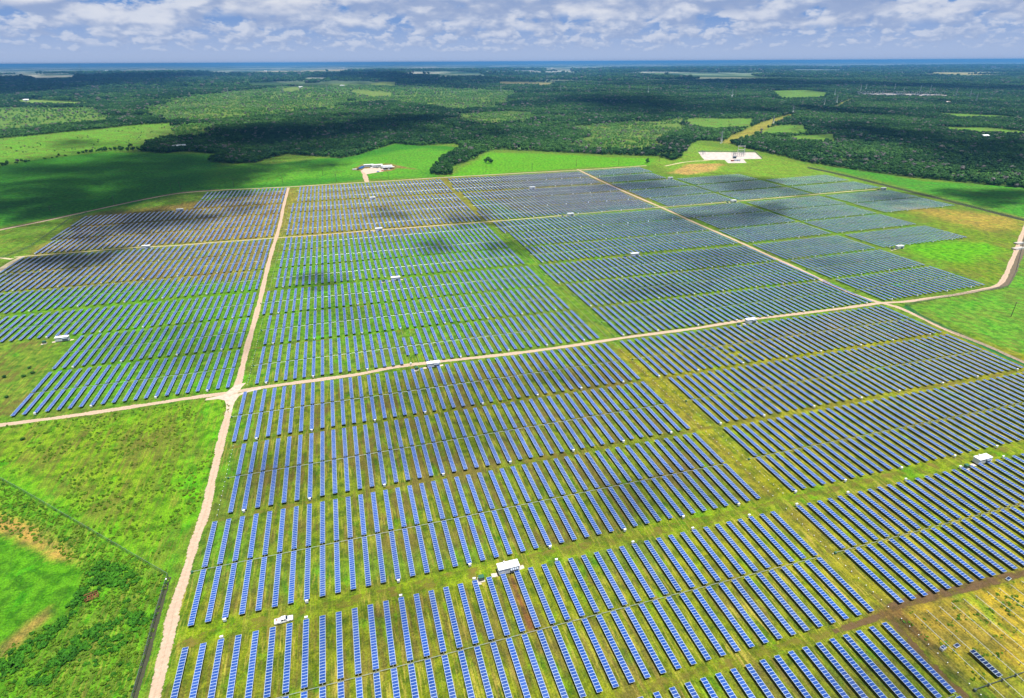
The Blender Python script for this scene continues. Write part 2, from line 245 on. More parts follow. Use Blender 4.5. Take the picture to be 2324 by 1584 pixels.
# ------------------------------------------------------------------ solar panel material (UV in metres on each table)
def panel_mat(name, dark=1.0):
    m, q, b, o = newmat(name)
    uv = q.new('ShaderNodeUVMap', uv_map='uv'); sp = q.new('ShaderNodeSeparateXYZ'); q.lk(uv.outputs[0], sp.inputs[0])
    u, v = sp.outputs[0], sp.outputs[1]
    vm = q.math('MODULO', v, 1.0)
    e1 = q.math('MINIMUM', vm, q.math('SUBTRACT', 1.0, vm))
    frame_v = q.mapr(e1, .040, .058, 1, 0)
    eu = q.math('MINIMUM', u, q.math('SUBTRACT', 1.0, u))
    frame_u = q.mapr(eu, .030, .045, 1, 0)
    fr = q.math('MAXIMUM', frame_v, frame_u)
    # every module its own slight tint
    cell = q.math('FLOOR', v)
    oi = q.new('ShaderNodeObjectInfo')
    gp = q.new('ShaderNodeNewGeometry'); gs = q.new('ShaderNodeSeparateXYZ'); q.lk(gp.outputs['Position'], gs.inputs[0])
    comb = q.new('ShaderNodeCombineXYZ'); q.lk(cell, comb.inputs[0]); q.lk(q.math('FLOOR', q.math('DIVIDE', gs.outputs[0], P*.5)), comb.inputs[1]); q.lk(q.math('FLOOR', q.math('DIVIDE', gs.outputs[1], 25.0)), comb.inputs[2])
    wn = q.new('ShaderNodeTexWhiteNoise'); row_glint = q.math('ADD', .86, q.math('MULTIPLY', oi.outputs['Random'], .28)); q.lk(comb.outputs[0], wn.inputs[0])  # row-to-row glint differences are put into the cell colour
    base = q.mix(wn.outputs['Value'], (.008*dark,.046*dark,.235*dark), (.015*dark,.066*dark,.295*dark))
    sc_ = q.new('ShaderNodeVectorMath', operation='SCALE'); q.lk(base, sc_.inputs[0]); q.lk(row_glint, sc_.inputs[3]); base = sc_.outputs[0]
    # gridlines of the cells, seen up close only
    u6 = q.math('MODULO', q.math('MULTIPLY', u, 12.0), 1.0); v6 = q.math('MODULO', q.math('MULTIPLY', v, 6.0), 1.0)
    g = q.math('MAXIMUM', q.mapr(q.math('ABSOLUTE', q.math('SUBTRACT', u6, .5)), .45, .49), q.mapr(q.math('ABSOLUTE', q.math('SUBTRACT', v6, .5)), .45, .49))
    base = q.mix(q.math('MULTIPLY', g, .06), base, (.22,.30,.45))
    dust = q.noise(gp.outputs['Position'], .05, 3)
    base = q.mix(q.mapr(dust, .4, .7, 0, .12), base, (.20,.25,.38))
    col = q.mix(fr, base, (.50,.60,.68))
    q.lk(col, b.inputs['Base Color'])
    q.lk(q.mapr(fr, 0, 1, .18, .4), b.inputs['Roughness'])
    b.inputs['IOR'].default_value = 1.6; b.inputs['Specular IOR Level'].default_value = .6
    return m
M['panel'] = panel_mat('blue_solar_cells')
M['paneldark'] = panel_mat('dark_solar_cells', .25)

# ------------------------------------------------------------------ ground
def axis(spans):
    out = []
    for a, b, st in spans: out += list(np.arange(a, b, st))
    return out
def grow(x, st, lim, g=1.09):
    o = []
    while x < lim:
        x += st; st *= g; o.append(x)
    return o
gx = [-v for v in grow(280, 5, 70000)][::-1] + axis([(-280,-120,4),(-120,420,2.2),(420,1100,4)]) + grow(1096, 5, 72000)
gy = [-3000,-800,-200,0,50] + axis([(90,330,2.2),(330,1100,4)]) + grow(1096, 6, 80000, 1.05)
gx = np.array(gx); gy = np.array(gy)
X, Y = np.meshgrid(gx, gy); nx, ny = len(gx), len(gy)
def fbm(x, y, s, seed=0, octv=4):
    # cheap value noise on arrays
    r = np.random.default_rng(1000+seed); T = r.random((256,256)); tot = 0; amp = 1; nrm = 0
    for o in range(octv):
        fx, fy = x/s*2**o+37.1*o, y/s*2**o+11.7*o
        ix, iy = np.floor(fx).astype(int), np.floor(fy).astype(int); tx, ty = fx-ix, fy-iy
        tx = tx*tx*(3-2*tx); ty = ty*ty*(3-2*ty)
        g = lambda i, j: T[(i)%256, (j)%256]
        val = (g(ix,iy)*(1-tx)+g(ix+1,iy)*tx)*(1-ty)+(g(ix,iy+1)*(1-tx)+g(ix+1,iy+1)*tx)*ty
        tot = tot+val*amp; nrm += amp; amp *= .5
    return tot/nrm
def sdist(px, py, poly):
    """signed distance: positive inside"""
    pts = np.array(poly, float); n = len(pts)
    d = np.full(px.shape, 1e18); ins = np.zeros(px.shape, bool)
    for i in range(n):
        ax, ay = pts[i]; bx, by = pts[(i+1)%n]
        ex, ey = bx-ax, by-ay; L = ex*ex+ey*ey+1e-9
        t = np.clip(((px-ax)*ex+(py-ay)*ey)/L, 0, 1)
        d = np.minimum(d, (px-ax-t*ex)**2+(py-ay-t*ey)**2)
        c = ((ay > py) != (by > py)) & (px < ex*(py-ay)/(ey+(1e-12 if ey == 0 else 0))+ax)
        ins ^= c
    d = np.sqrt(d)
    return np.where(ins, d, -d)
def soft(poly, w, wob=0, seed=0, px=None, py=None):
    px = X if px is None else px; py = Y if py is None else py
    xs = [p[0] for p in poly]; ys = [p[1] for p in poly]; m = 3*w+wob*2+5
    out = np.zeros(px.shape); sel = (px > min(xs)-m)&(px < max(xs)+m)&(py > min(ys)-m)&(py < max(ys)+m)
    if not sel.any(): return out
    d = sdist(px[sel], py[sel], poly)
    if wob: d = d+(fbm(px[sel], py[sel], wob*3+4, seed)-.5)*2*wob
    t = np.clip(d/w*.5+.5, 0, 1); out[sel] = t*t*(3-2*t)
    return out
land = np.zeros((ny,nx,3)); mixa = np.zeros((ny,nx,4))
land[:] = (.060,.145,.014); mixa[...,0] = .45; mixa[...,1] = .4
def paint(poly, col, w=4, wob=3, seed=1, dry=None, blot=None, rows=None, k=1.0):
    global land
    t = soft(poly, w, wob, seed)*k
    land[:] = land*(1-t[...,None])+np.array(col)*t[...,None]
    for ch, v in ((0,dry),(1,blot),(3,rows)):
        if v is not None: mixa[...,ch] = mixa[...,ch]*(1-t)+v*t
R = D['reg']; C_ = D['clear']
paint(R['green_l'], (.050,.165,.010), 12, 10, 2, dry=.25, blot=.3)
paint(R['tan_nw'], (.145,.125,.040), 15, 14, 3, dry=.8, blot=.9)
paint(R['tan_nw2'], (.115,.125,.035), 15, 14, 4, dry=.7, blot=.8)
paint(R['tan_n'], (.120,.130,.028), 15, 14, 5, dry=.75, blot=.6)
paint(R['tan_n2'], (.100,.115,.030), 15, 14, 6, dry=.7, blot=.6)
paint(R['green_mid'], (.050,.160,.012), 14, 12, 7, dry=.35, blot=.25)
paint(R['se_olive'], (.115,.145,.008), 14, 12, 8, dry=.95, blot=.45)
paint(R['c_brown'], (.072,.115,.010), 10, 10, 9, dry=.6, blot=.85)
paint(R['near'], (.088,.128,.009), 8, 8, 10, dry=.8, blot=.7)
paint(R['lane'], (.125,.150,.012), 2.5, 2, 11, dry=.9, blot=.4)
paint(R['tubes'], (.205,.180,.022), 2, 2, 12, dry=.9, blot=.55)
paint(D['reg']['aisle_truck'], (.095,.165,.008), 2, 1.5, 13, dry=.6, blot=.3)
paint(R['track_se'], (.085,.060,.028), 2, 2, 14, dry=.2, blot=.6)
paint(R['west_low'], (.070,.145,.018), 8, 7, 15, dry=.5, blot=.9)
paint(R['tri_edge'], (.055,.235,.008), 4, 4, 16, dry=.15, blot=.15)
paint(R['triangle'], (.068,.195,.006), 5, 4, 17, dry=.3, blot=.5, k=.8)
tri = D['reg']['triangle']; cx_ = sum(p[0] for p in tri)/len(tri); cy_ = sum(p[1] for p in tri)/len(tri)
paint([(cx_+(x-cx_)*.72, cy_+(y-cy_)*.72) for x, y in tri], (.080,.175,.008), 12, 10, 18, dry=.35, blot=.75)
paint(R['brushland'], (.050,.170,.008), 4, 3, 19, dry=.4, blot=.5)
paint(R['smooth'], (.042,.165,.006), 3, 2.5, 20, dry=0, blot=.1, rows=.25)
paint(R['tan'], (.22,.165,.06), 2, 2.5, 21, dry=.6, blot=.3)
paint(R['tan2'], (.16,.14,.05), 2, 2.5, 22, dry=.6, blot=.3)
paint(R['patch_brown'], (.115,.058,.030), 1.2, 1, 23, dry=.5, blot=.6)
paint(R['past_e'], (.075,.150,.010), 10, 10, 24, dry=.5, blot=.6)
paint(R['past_dry'], (.190,.165,.040), 18, 18, 25, dry=.9, blot=.5)
paint(R['past_bright'], (.060,.220,.004), 14, 14, 26, dry=.1, blot=.1)
paint(R['past_se'], (.055,.190,.020), 6, 5, 27, dry=.4, blot=.5)
paint(R['strip_e'], (.032,.165,.014), 8, 6, 28, dry=.1, blot=.35)
paint(R['cropleft'], (.026,.140,.010), 14, 8, 29, dry=.05, blot=.1, rows=.8)
paint(R['cropbright'], (.050,.200,.012), 25, 22, 30, dry=.25, blot=.2, rows=.4)
paint(R['cropright'], (.060,.220,.008), 10, 8, 31, dry=.2, blot=.15, rows=.3)
paint(R['substation'], (.085,.200,.018), 10, 8, 32, dry=.6, blot=.5)
paint(R['subdry'], (.27,.20,.09), 8, 8, 33, dry=.5, blot=.5)
paint(R['yardsoil'], (.14,.12,.05), 4, 4, 34, dry=.5, blot=.7)
paint([(-60000,-3000),(-620,-500),(-600,1330),(-60000,1330)], (.022,.14,.014), 60, 20, 35, dry=.1, blot=.2, rows=.5)
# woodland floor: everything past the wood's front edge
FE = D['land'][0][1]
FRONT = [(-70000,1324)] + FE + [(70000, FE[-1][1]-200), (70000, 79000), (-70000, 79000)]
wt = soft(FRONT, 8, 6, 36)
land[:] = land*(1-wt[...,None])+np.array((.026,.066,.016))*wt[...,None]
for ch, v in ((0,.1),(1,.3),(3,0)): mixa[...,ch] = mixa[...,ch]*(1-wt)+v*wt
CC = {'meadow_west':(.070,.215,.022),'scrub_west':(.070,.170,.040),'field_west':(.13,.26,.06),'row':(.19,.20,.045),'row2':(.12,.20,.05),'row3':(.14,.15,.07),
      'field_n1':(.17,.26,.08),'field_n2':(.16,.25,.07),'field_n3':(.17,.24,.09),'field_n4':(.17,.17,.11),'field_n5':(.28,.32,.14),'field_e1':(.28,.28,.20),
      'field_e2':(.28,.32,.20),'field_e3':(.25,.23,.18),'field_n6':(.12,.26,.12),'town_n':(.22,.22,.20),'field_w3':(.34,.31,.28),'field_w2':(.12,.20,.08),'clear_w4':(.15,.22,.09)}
for n, poly in C_.items():
    y0 = sum(p[1] for p in poly)/len(poly); w = max(4, y0*.006)
    paint(poly, CC.get(n, (.07,.19,.03)), w, w, len(n), dry=.35, blot=.7, rows=.3)
for n, poly in D['scrubzones'].items():
    paint(poly, (.085,.175,.045), 60, 50, len(n)+3, dry=.3, blot=.8, k=.8)
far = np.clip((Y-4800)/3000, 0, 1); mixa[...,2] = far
land[...,0] *= 1.10; land[...,1] *= 1.05; land[...,2] *= .75; land *= (.92+.24*fbm(X, Y, 45, 60)[...,None])
verts = np.stack([X.ravel(), Y.ravel(), np.zeros(nx*ny)], 1)
ii = np.arange((nx-1)*(ny-1)); r_, c_ = ii//(nx-1), ii%(nx-1); a_ = r_*nx+c_
quads = np.stack([a_, a_+1, a_+1+nx, a_+nx], 1)
me = bpy.data.meshes.new('ground'); me.vertices.add(nx*ny); me.vertices.foreach_set('co', verts.ravel())
me.loops.add(quads.size); me.loops.foreach_set('vertex_index', quads.ravel()); me.polygons.add(len(quads))
me.polygons.foreach_set('loop_start', np.arange(0, quads.size, 4)); me.update(calc_edges=True)
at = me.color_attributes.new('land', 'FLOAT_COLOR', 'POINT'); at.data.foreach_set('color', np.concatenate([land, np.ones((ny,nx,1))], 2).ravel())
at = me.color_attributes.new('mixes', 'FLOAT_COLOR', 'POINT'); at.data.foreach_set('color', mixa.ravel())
gm, q, b, o = newmat('field_ground')
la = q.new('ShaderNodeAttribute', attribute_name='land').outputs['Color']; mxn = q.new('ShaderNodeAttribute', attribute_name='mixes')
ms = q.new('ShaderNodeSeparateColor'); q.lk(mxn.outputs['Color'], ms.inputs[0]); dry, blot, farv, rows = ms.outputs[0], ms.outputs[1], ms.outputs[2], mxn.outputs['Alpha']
pos = q.new('ShaderNodeNewGeometry').outputs['Position']
n1 = q.noise(pos, 1.6, 4, .65); n2 = q.noise(pos, .22, 5, .62, .3); n3 = q.noise(pos, .035, 4, .6, .4)
col = la
col = q.mix(q.mapr(n2, .35, .65, 0, 1), q.mix(1.0, col, (.52,.62,.6), 'MULTIPLY'), q.mix(1.0, col, (1.5,1.30,1.1), 'MULTIPLY'))
# mowing / dried streaks running along the panel rows
st = q.noise(q.scalev(pos, (1.05,.075,1)), 1.0, 5, .65, .35)
st2 = q.noise(q.scalev(pos, (.5,.03,1), (7,3,0)), 1.0, 4, .6, .3)
n4 = q.noise(q.scalev(pos, (.055,.04,1), (41,9,0)), 1.0, 3, .6)
dm = q.math('MULTIPLY', q.mapr(st, .49, .62, 0, 1), dry); dm = q.math('MULTIPLY', dm, q.mapr(n4, .38, .62, .25, 1.0))
col = q.mix(q.math('MULTIPLY', dm, .9, clamp=True), col, (.34,.275,.050))
bm_ = q.math('MULTIPLY', q.mapr(q.math('MULTIPLY', q.math('ADD', st2, n3), .5), .47, .57, 0, 1), blot)
col = q.mix(q.math('MULTIPLY', bm_, .72, clamp=True), col, (.105,.062,.024))
gp_ = q.math('MULTIPLY', q.mapr(q.noise(q.scalev(pos, (.09,.06,1), (3,77,0)), 1.0, 5, .65, .5), .54, .68, 0, 1), .55)
col = q.mix(gp_, col, q.mix(1.0, col, (.55,1.35,.5), 'MULTIPLY'))
rw = q.noise(q.scalev(pos, (.012,.16,1), (0,0,0)), 1.0, 4, .6, .5)
rwm = q.math('MULTIPLY', q.mapr(rw, .40, .60, 0, 1), rows)
col = q.mix(q.math('MULTIPLY', rwm, .35), col, q.mix(1.0, col, (.45,.55,.6), 'MULTIPLY'))
v1 = q.mapr(n1, .28, .72, .58, 1.42); vs = q.new('ShaderNodeVectorMath', operation='SCALE'); q.lk(col, vs.inputs[0]); q.lk(v1, vs.inputs[3]); col = vs.outputs[0]
# patchwork of fields and woods towards the horizon
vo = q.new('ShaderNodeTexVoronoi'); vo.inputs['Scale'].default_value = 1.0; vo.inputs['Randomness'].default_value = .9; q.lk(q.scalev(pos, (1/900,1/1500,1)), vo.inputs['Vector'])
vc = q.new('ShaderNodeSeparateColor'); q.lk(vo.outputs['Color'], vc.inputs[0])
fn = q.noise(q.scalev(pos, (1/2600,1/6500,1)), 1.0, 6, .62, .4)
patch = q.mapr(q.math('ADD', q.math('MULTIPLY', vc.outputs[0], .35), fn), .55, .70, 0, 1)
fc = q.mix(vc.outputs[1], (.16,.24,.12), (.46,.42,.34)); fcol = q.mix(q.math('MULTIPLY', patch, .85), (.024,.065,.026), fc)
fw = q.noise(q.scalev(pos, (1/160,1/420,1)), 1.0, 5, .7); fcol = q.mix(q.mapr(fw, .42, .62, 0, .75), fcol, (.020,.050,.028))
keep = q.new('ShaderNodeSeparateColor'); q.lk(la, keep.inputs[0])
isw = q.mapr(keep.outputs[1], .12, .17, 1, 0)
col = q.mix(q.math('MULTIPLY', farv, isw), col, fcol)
q.lk(col, b.inputs['Base Color']); b.inputs['Roughness'].default_value = .95; b.inputs['Specular IOR Level'].default_value = .1
bp = q.new('ShaderNodeBump'); bp.inputs['Strength'].default_value = .9; bp.inputs['Distance'].default_value = .25
q.lk(q.math('ADD', n1, q.math('MULTIPLY', n2, 2.5)), bp.inputs['Height']); q.lk(bp.outputs[0], b.inputs['Normal'])
me.materials.append(gm)
g = link(bpy.data.objects.new('ground', me)); tag(g, 'green and straw coloured grassland under the whole solar farm', 'ground', kind='structure')
# ------------------------------------------------------------------ roads and tracks
def strip_mat(name, c1, c2, edge=.16, ruts=.5, cover=0.0):
    m, q, b, o = newmat(name)
    uv = q.new('ShaderNodeUVMap', uv_map='uv'); sp = q.new('ShaderNodeSeparateXYZ'); q.lk(uv.outputs[0], sp.inputs[0])
    pos = q.new('ShaderNodeNewGeometry').outputs['Position']
    n = q.noise(pos, .9, 5, .65); n2 = q.noise(pos, .16, 4, .6); n3 = q.noise(q.scalev(pos, (5,5,1)), 1.0, 3, .7)
    col = q.mix(q.mapr(n, .3, .7), c1, c2); col = q.mix(q.mapr(n2, .35, .7, 0, .5), col, tuple(v*.72 for v in c2))
    u = sp.outputs[0]; d = q.math('ABSOLUTE', q.math('SUBTRACT', u, .5))
    rut = q.mapr(q.math('ABSOLUTE', q.math('SUBTRACT', d, .20)), .03, .09, 1, 0)
    mid = q.math('MULTIPLY', q.mapr(d, .0, .08, 1, 0), q.mapr(n3, .45, .6))
    col = q.mix(q.math('MULTIPLY', rut, .25*ruts), col, tuple(v*1.25 for v in c1)); col = q.mix(q.math('MULTIPLY', mid, .5*ruts), col, (.16,.12,.06))
    q.lk(col, b.inputs['Base Color']); b.inputs['Roughness'].default_value = .95; b.inputs['Specular IOR Level'].default_value = .1
    e = q.math('SUBTRACT', .5, d); e = q.math('ADD', e, q.math('MULTIPLY', q.math('SUBTRACT', n, .5), edge*2))
    e = q.math('ADD', e, q.math('MULTIPLY', q.math('SUBTRACT', n2, .5), edge*1.2))
    al = q.mapr(e, edge*.45, edge*.75)
    if cover: al = q.math('MULTIPLY', al, q.mapr(q.math('ADD', q.math('MULTIPLY', n2, .6), q.math('MULTIPLY', n3, .4)), cover-.07, cover+.09, 0, .9))
    q.lk(al, b.inputs['Alpha'])
    return m
RM = strip_mat('dirt_road_gravel', (.36,.255,.180), (.48,.36,.27), .20, .9)
RM2 = strip_mat('dirt_road_sand', (.40,.33,.20), (.50,.42,.27))
TM = strip_mat('wheel_track_soil', (.15,.135,.022), (.21,.17,.035), .28, .2, .54)
TMD = strip_mat('muddy_track_soil', (.10,.062,.030), (.15,.095,.045), .3, .2, .47)
def smooth_line(pts, st=6.0):
    out = []
    n = len(pts)
    for i in range(n-1):
        p0, p1, p2, p3 = (Vector((*pts[max(i-1,0)],)), Vector(pts[i]), Vector(pts[i+1]), Vector(pts[min(i+2,n-1)]))
        k = max(2, int((p2-p1).length/st))
        for j in range(k):
            t = j/k
            out.append(.5*((2*p1)+(p2-p0)*t+(2*p0-5*p1+4*p2-p3)*t*t+(3*p1-p0-3*p2+p3)*t**3))
    out.append(Vector(pts[-1])); return out
def strip(name, pts, w, z, mat, label, cat='road', st=6.0):
    L = smooth_line(pts, st); bm = bmesh.new(); uvl = bm.loops.layers.uv.new('uv'); rows = []; s = 0
    for i, p in enumerate(L):
        d = (L[min(i+1,len(L)-1)]-L[max(i-1,0)]); d = d.normalized() if d.length > 1e-6 else Vector((1,0)); nrm = Vector((-d.y, d.x))
        ww = w*(1+.12*math.sin(s*.11+len(name))+.08*math.sin(s*.37))*.72
        if i: s += (p-L[i-1]).length
        rows.append((bm.verts.new((*(p+nrm*ww),z)), bm.verts.new((*(p-nrm*ww),z)), s))
    for i in range(len(rows)-1):
        a, b_, s0 = rows[i]; c, d_, s1 = rows[i+1]
        fc = bm.faces.new((a,b_,d_,c))
        for l, uvv in zip(fc.loops, ((0,s0),(1,s0),(1,s1),(0,s1))): l[uvl].uv = uvv
    bmesh.ops.recalc_face_normals(bm, faces=bm.faces[:])
    if bm.faces[0].normal.z < 0: bmesh.ops.reverse_faces(bm, faces=bm.faces[:])
    return tag(mesh_obj(name, bm, mat), label, cat, kind='structure')
RD = D['road']
strip('road', RD['main'], 3.3, .040, RM, 'pale dirt road running up the left side from the bottom of the photo')
strip('road', RD['cross'], 3.2, .044, RM, 'pale dirt road crossing the solar farm from left to right')
strip('road', RD['diagonal'], 3.3, .048, RM, 'pale dirt road running diagonally along the right side of the centre fields')
strip('road', RD['north'], 4.0, .036, RM, 'pale dirt road curving along the far edge of the solar farm', st=12)
strip('road', RD['middle'], 2.2, .032, RM2, 'narrow sandy road crossing the middle of the solar farm', st=12)
strip('road', RD['west_spur'], 4.5, .052, RM2, 'sandy road entering at the left edge of the photo')
strip('road', RD['west_spur2'], 3.0, .056, RM2, 'short sandy spur at the left edge of the photo')
strip('road', RD['yard'], 7, .052, RM, 'short pale driveway to the yard with trailers')
strip('road', RD['substation'], 4, .052, RM2, 'thin sandy path to the white substation pad')
def pad(name, pts, z, mat, label, j=.4):
    out = []
    for i in range(len(pts)):
        a = Vector(pts[i]); b_ = Vector(pts[(i+1)%len(pts)]); k = max(1, int((b_-a).length/3))
        for t in range(k): out.append(a.lerp(b_, t/k)+Vector((random.uniform(-j,j), random.uniform(-j,j))))
    bm = bmesh.new(); bm.faces.new([bm.verts.new((p.x,p.y,z)) for p in out])
    if bm.faces[:][0].normal.z < 0: bmesh.ops.reverse_faces(bm, faces=bm.faces[:])
    bmesh.ops.triangulate(bm, faces=bm.faces[:])
    return tag(mesh_obj(name, bm, mat), label, 'pad', kind='structure')
M['junction'] = simple('junction_gravel', (.47,.365,.29), .95, var=.2, scale=.5)
pad('road_junction', [(-9,320.2),(-3.6,325.5),(-2.9,329.5),(-1.2,334),(-4.2,334),(-7.2,333),(-12,322.6),(-21,321.2),(-21,319.2),(-14.5,318.8),(-10.5,316),(-8.8,310),(-8.3,302),(-5.3,302),(-5.0,312),(-3.2,319),(0,321.6),(8,323.6),(8,326.2)][::-1], .060, M['junction'], 'widened gravel junction of the left road and the crossing road', .2)
pad('yard_pad', D['yardpad'], .056, M['junction'], 'pale gravel yard with trailers beyond the farm', .8)
sp_ = pad('substation_pad', D['subpad'], .056, M['padwhite'], 'white gravel pad of the substation by the woodland', .5)
pad('switchyard_pad', D['farpad'], .5, M['padgrey'], 'grey gravel switchyard pad deep in the woodland', 2)
pad('gravel_lot', D['farpad2'], .5, M['padwhite'], 'small white lot in front of the distant switchyard', 2)
# grassy wheel tracks in the aisles between bands
def trk(pts, w, z, mat, label): return strip('wheel_track', pts, w, z, mat, label, 'track', 4.0)
trk([(-6,151),(-2,153.5),(6,155.6),(30,156.4),(60,156.4),(110,157),(170,156.6),(230,156.2),(330,157.8),(400,157),(560,157)], 2.6, .016, TM, 'faint wheel track in the pickup lane, far rut')
trk([(-5,148),(0,152.4),(10,154.2),(40,154.6),(90,154.4),(150,154.8),(210,154.6),(228,156.5),(300,155.6),(420,155)], 2.2, .020, TM, 'faint wheel track in the pickup lane, near rut')
trk([(205,97.6),(225,98),(232,99.6),(270,98),(330,97)], 2.2, .028, TMD, 'brown muddy stretch of the lowest lane')
trk([(-4,97.5),(60,97.2),(150,97.6),(225,98),(232,99.6),(330,97),(460,97)], 2.6, .016, TM, 'brown wheel track along the lowest lane')
trk([(226,60),(225.5,80),(226.5,92),(229,98),(240,100.5),(300,97.5)], 2.6, .024, TMD, 'dark muddy track turning at the lower right')
trk([(231.3,99),(231,120),(230.6,150),(230.5,160),(230,190),(230,240),(229.5,300),(229,325)], 3.2, .012, TM, 'dry grass track up the lane between centre and right fields')
for yy, nm in ((214,'second'),(267.5,'third')):
    trk([(-4,yy-1),(60,yy),(160,yy+.4),(300,yy+.6),(460,yy)], 2.4, .016, TM, 'faint grassy track in the %s lane above the bottom road' % nm)
for k_, (yy, nm) in enumerate(((383,'first'),(438,'second'),(496,'third'))):
    trk([(-4,yy-.5),(100,yy-.3),(300,yy),(460,yy)], 2.4, .016, TM, 'faint track in the %s lane above the crossing road' % nm)
trk([(150,324),(200,324.6)], 1, .012, TM, 'short worn grass beside the crossing road')

# ------------------------------------------------------------------ the solar rows
BANDS = {1:(180.6,170.9),2:(169.8,160.2),3:(158.3,148.5),4:(147.3,137.4),5:(136.6,127.0),6:(124.9,115.4),7:(114.8,104.9),8:(104.0,94.3),
         9:(92.8,83.1),10:(82.3,72.6),11:(71.8,62.1),12:(60.5,50.9),13:(50.2,40.6),14:(39.8,30.1),15:(28.5,18.8),16:(17.9,8.2)}
def steps(a, b, s=1.0):
    o = []; x = a
    while x <= b+.3: o.append(x); x += s
    return o
BL = {}
for n_ in BANDS:
    BL['centre',n_] = steps({1:2,2:2,9:0,12:0,14:0,15:0,16:8}.get(n_,1), 42)
for n_, st0, k in ((1,-2,20),(2,-2,20),(3,-2,42),(4,-2,42),(5,-2,41),(6,-2,42),(7,-2,42),(8,-2,42),(9,-2,42),(10,-2,20),(11,-2,20)):
    s_ = 1.018 if k > 25 else 1.012
    if n_ >= 10: s_ = 1.005
    BL['left',n_] = [-2-j*s_ for j in range(k+1)]
for n_, a in {1:44.95,2:43.95,3:44.7,4:44.5,5:43.5,6:44.5,7:45.5,8:45.5,9:44.42,10:45.42,11:45.47,12:44.42,13:45.42,14:45.42,15:44.42}.items():
    BL['right',n_] = steps(a, {1:87.3,2:86.5}.get(n_, 86.1 if n_ > 3 else 86.4) if n_ < 14 else 92)
for n_, (a, e) in {1:(89.5,109.6),2:(89,108.5),3:(88.7,109),4:(88.8,109.2),5:(89.6,108.8),6:(88,108),7:(89.2,108.4),8:(88,108.6),9:(88,108.6),10:(88,108.6),11:(88.1,108.6)}.items(): BL['east',n_] = steps(a, e)
for n_, (a, e) in {3:(111,133),4:(110.5,132.8),5:(110.6,132.7),6:(110.5,132.4),7:(110.2,131.8),8:(110,131.2),9:(110.5,131.2)}.items(): BL['outer',n_] = steps(a, e)
for n_, (a, e) in {4:(135.3,157.2),5:(134.8,156.7),6:(135.1,155.9),7:(134.6,155.3)}.items(): BL['corner',n_] = steps(a, e)
KK = {1:.1,2:.07,3:.065,4:.065,5:.05}
def vshift(i, n): return max(0, i-88)*KK.get(n, .033)
NM = 24
MISS = {('centre',11,17,'A'):[(0,12)],('centre',11,18,'A'):[(0,12)],('centre',11,17,'B'):[(13,24)],('centre',11,18,'B'):[(13,24)],
        ('right',12,10,'A'):[(5,6),(11,12),(17,18)],('right',12,10,'B'):[(3,4),(9,10),(15,16)],('right',12,11,'B'):[(4,5),(10,12),(15,16)],('right',12,12,'B'):[(0,3),(9,13),(17,18)]}
# A = strip above the drive line, B = strip below it. v runs up the picture (north)
TR = []
for (blk, n), cols in BL.items():
    t, bo = BANDS[n]; mid = (t+bo)/2
    for c, i in enumerate(cols):
        dv = vshift(i, n)
        for part, v0, v1 in (('A', mid+.12, t),('B', bo, mid-.12)):
            x, y0, y1 = i*P, (v0+dv)*P, (v1+dv)*P
            pr = [project(xx, yy, PZ) for xx in (x-.95, x+.95) for yy in (y0, (y0+y1)/2, y1)]
            ins = [1 for a in pr if -12 < a[0] < 2572 and -12 < a[1] < 1757 and a[2] > 0]
            if not ins: continue
            a, b_, c_2, d_2 = pr[0], pr[2], pr[5], pr[3]
            ar = abs((a[0]*b_[1]-b_[0]*a[1])+(b_[0]*c_2[1]-c_2[0]*b_[1])+(c_2[0]*d_2[1]-d_2[0]*c_2[1])+(d_2[0]*a[1]-a[0]*d_2[1]))/2*len(ins)/6
            TR.append((ar, blk, n, c, part, x, y0, y1, (mid+dv)*P))
TR.sort(key=lambda t: -t[0])
print('trackers in view', len(TR))
HW = .93
def table(bm, uvl, x, y0, y1, z, miss, tilt=0.0):
    """modules in runs; UV u across 0..1, v counts modules"""
    ml = (y1-y0)/NM; runs = []; k = 0
    gaps = set(j for a, b_ in miss for j in range(a, b_))
    while k < NM:
        if (NM-1-k) in gaps: k += 1; continue
        k0 = k
        while k < NM and (NM-1-k) not in gaps: k += 1
        runs.append((k0, k))
    for a, e in runs:
        ya, yb = y0+a*ml, y0+e*ml; dz = tilt*HW
        vs = [bm.verts.new(p) for p in ((x-HW,ya,z-dz),(x+HW,ya,z+dz),(x+HW,yb,z+dz),(x-HW,yb,z-dz),(x-HW,ya,z-.05-dz),(x+HW,ya,z-.05+dz),(x+HW,yb,z-.05+dz),(x-HW,yb,z-.05-dz))]
        tp = bm.faces.new(vs[:4]); tp.material_index = 0
        for l, uvv in zip(tp.loops, ((0,a),(1,a),(1,e),(0,e))): l[uvl].uv = uvv
        for qd in ((0,4,5,1),(1,5,6,2),(2,6,7,3),(3,7,4,0),(4,7,6,5)):
            fc = bm.faces.new([vs[i] for i in qd]); fc.material_index = 1
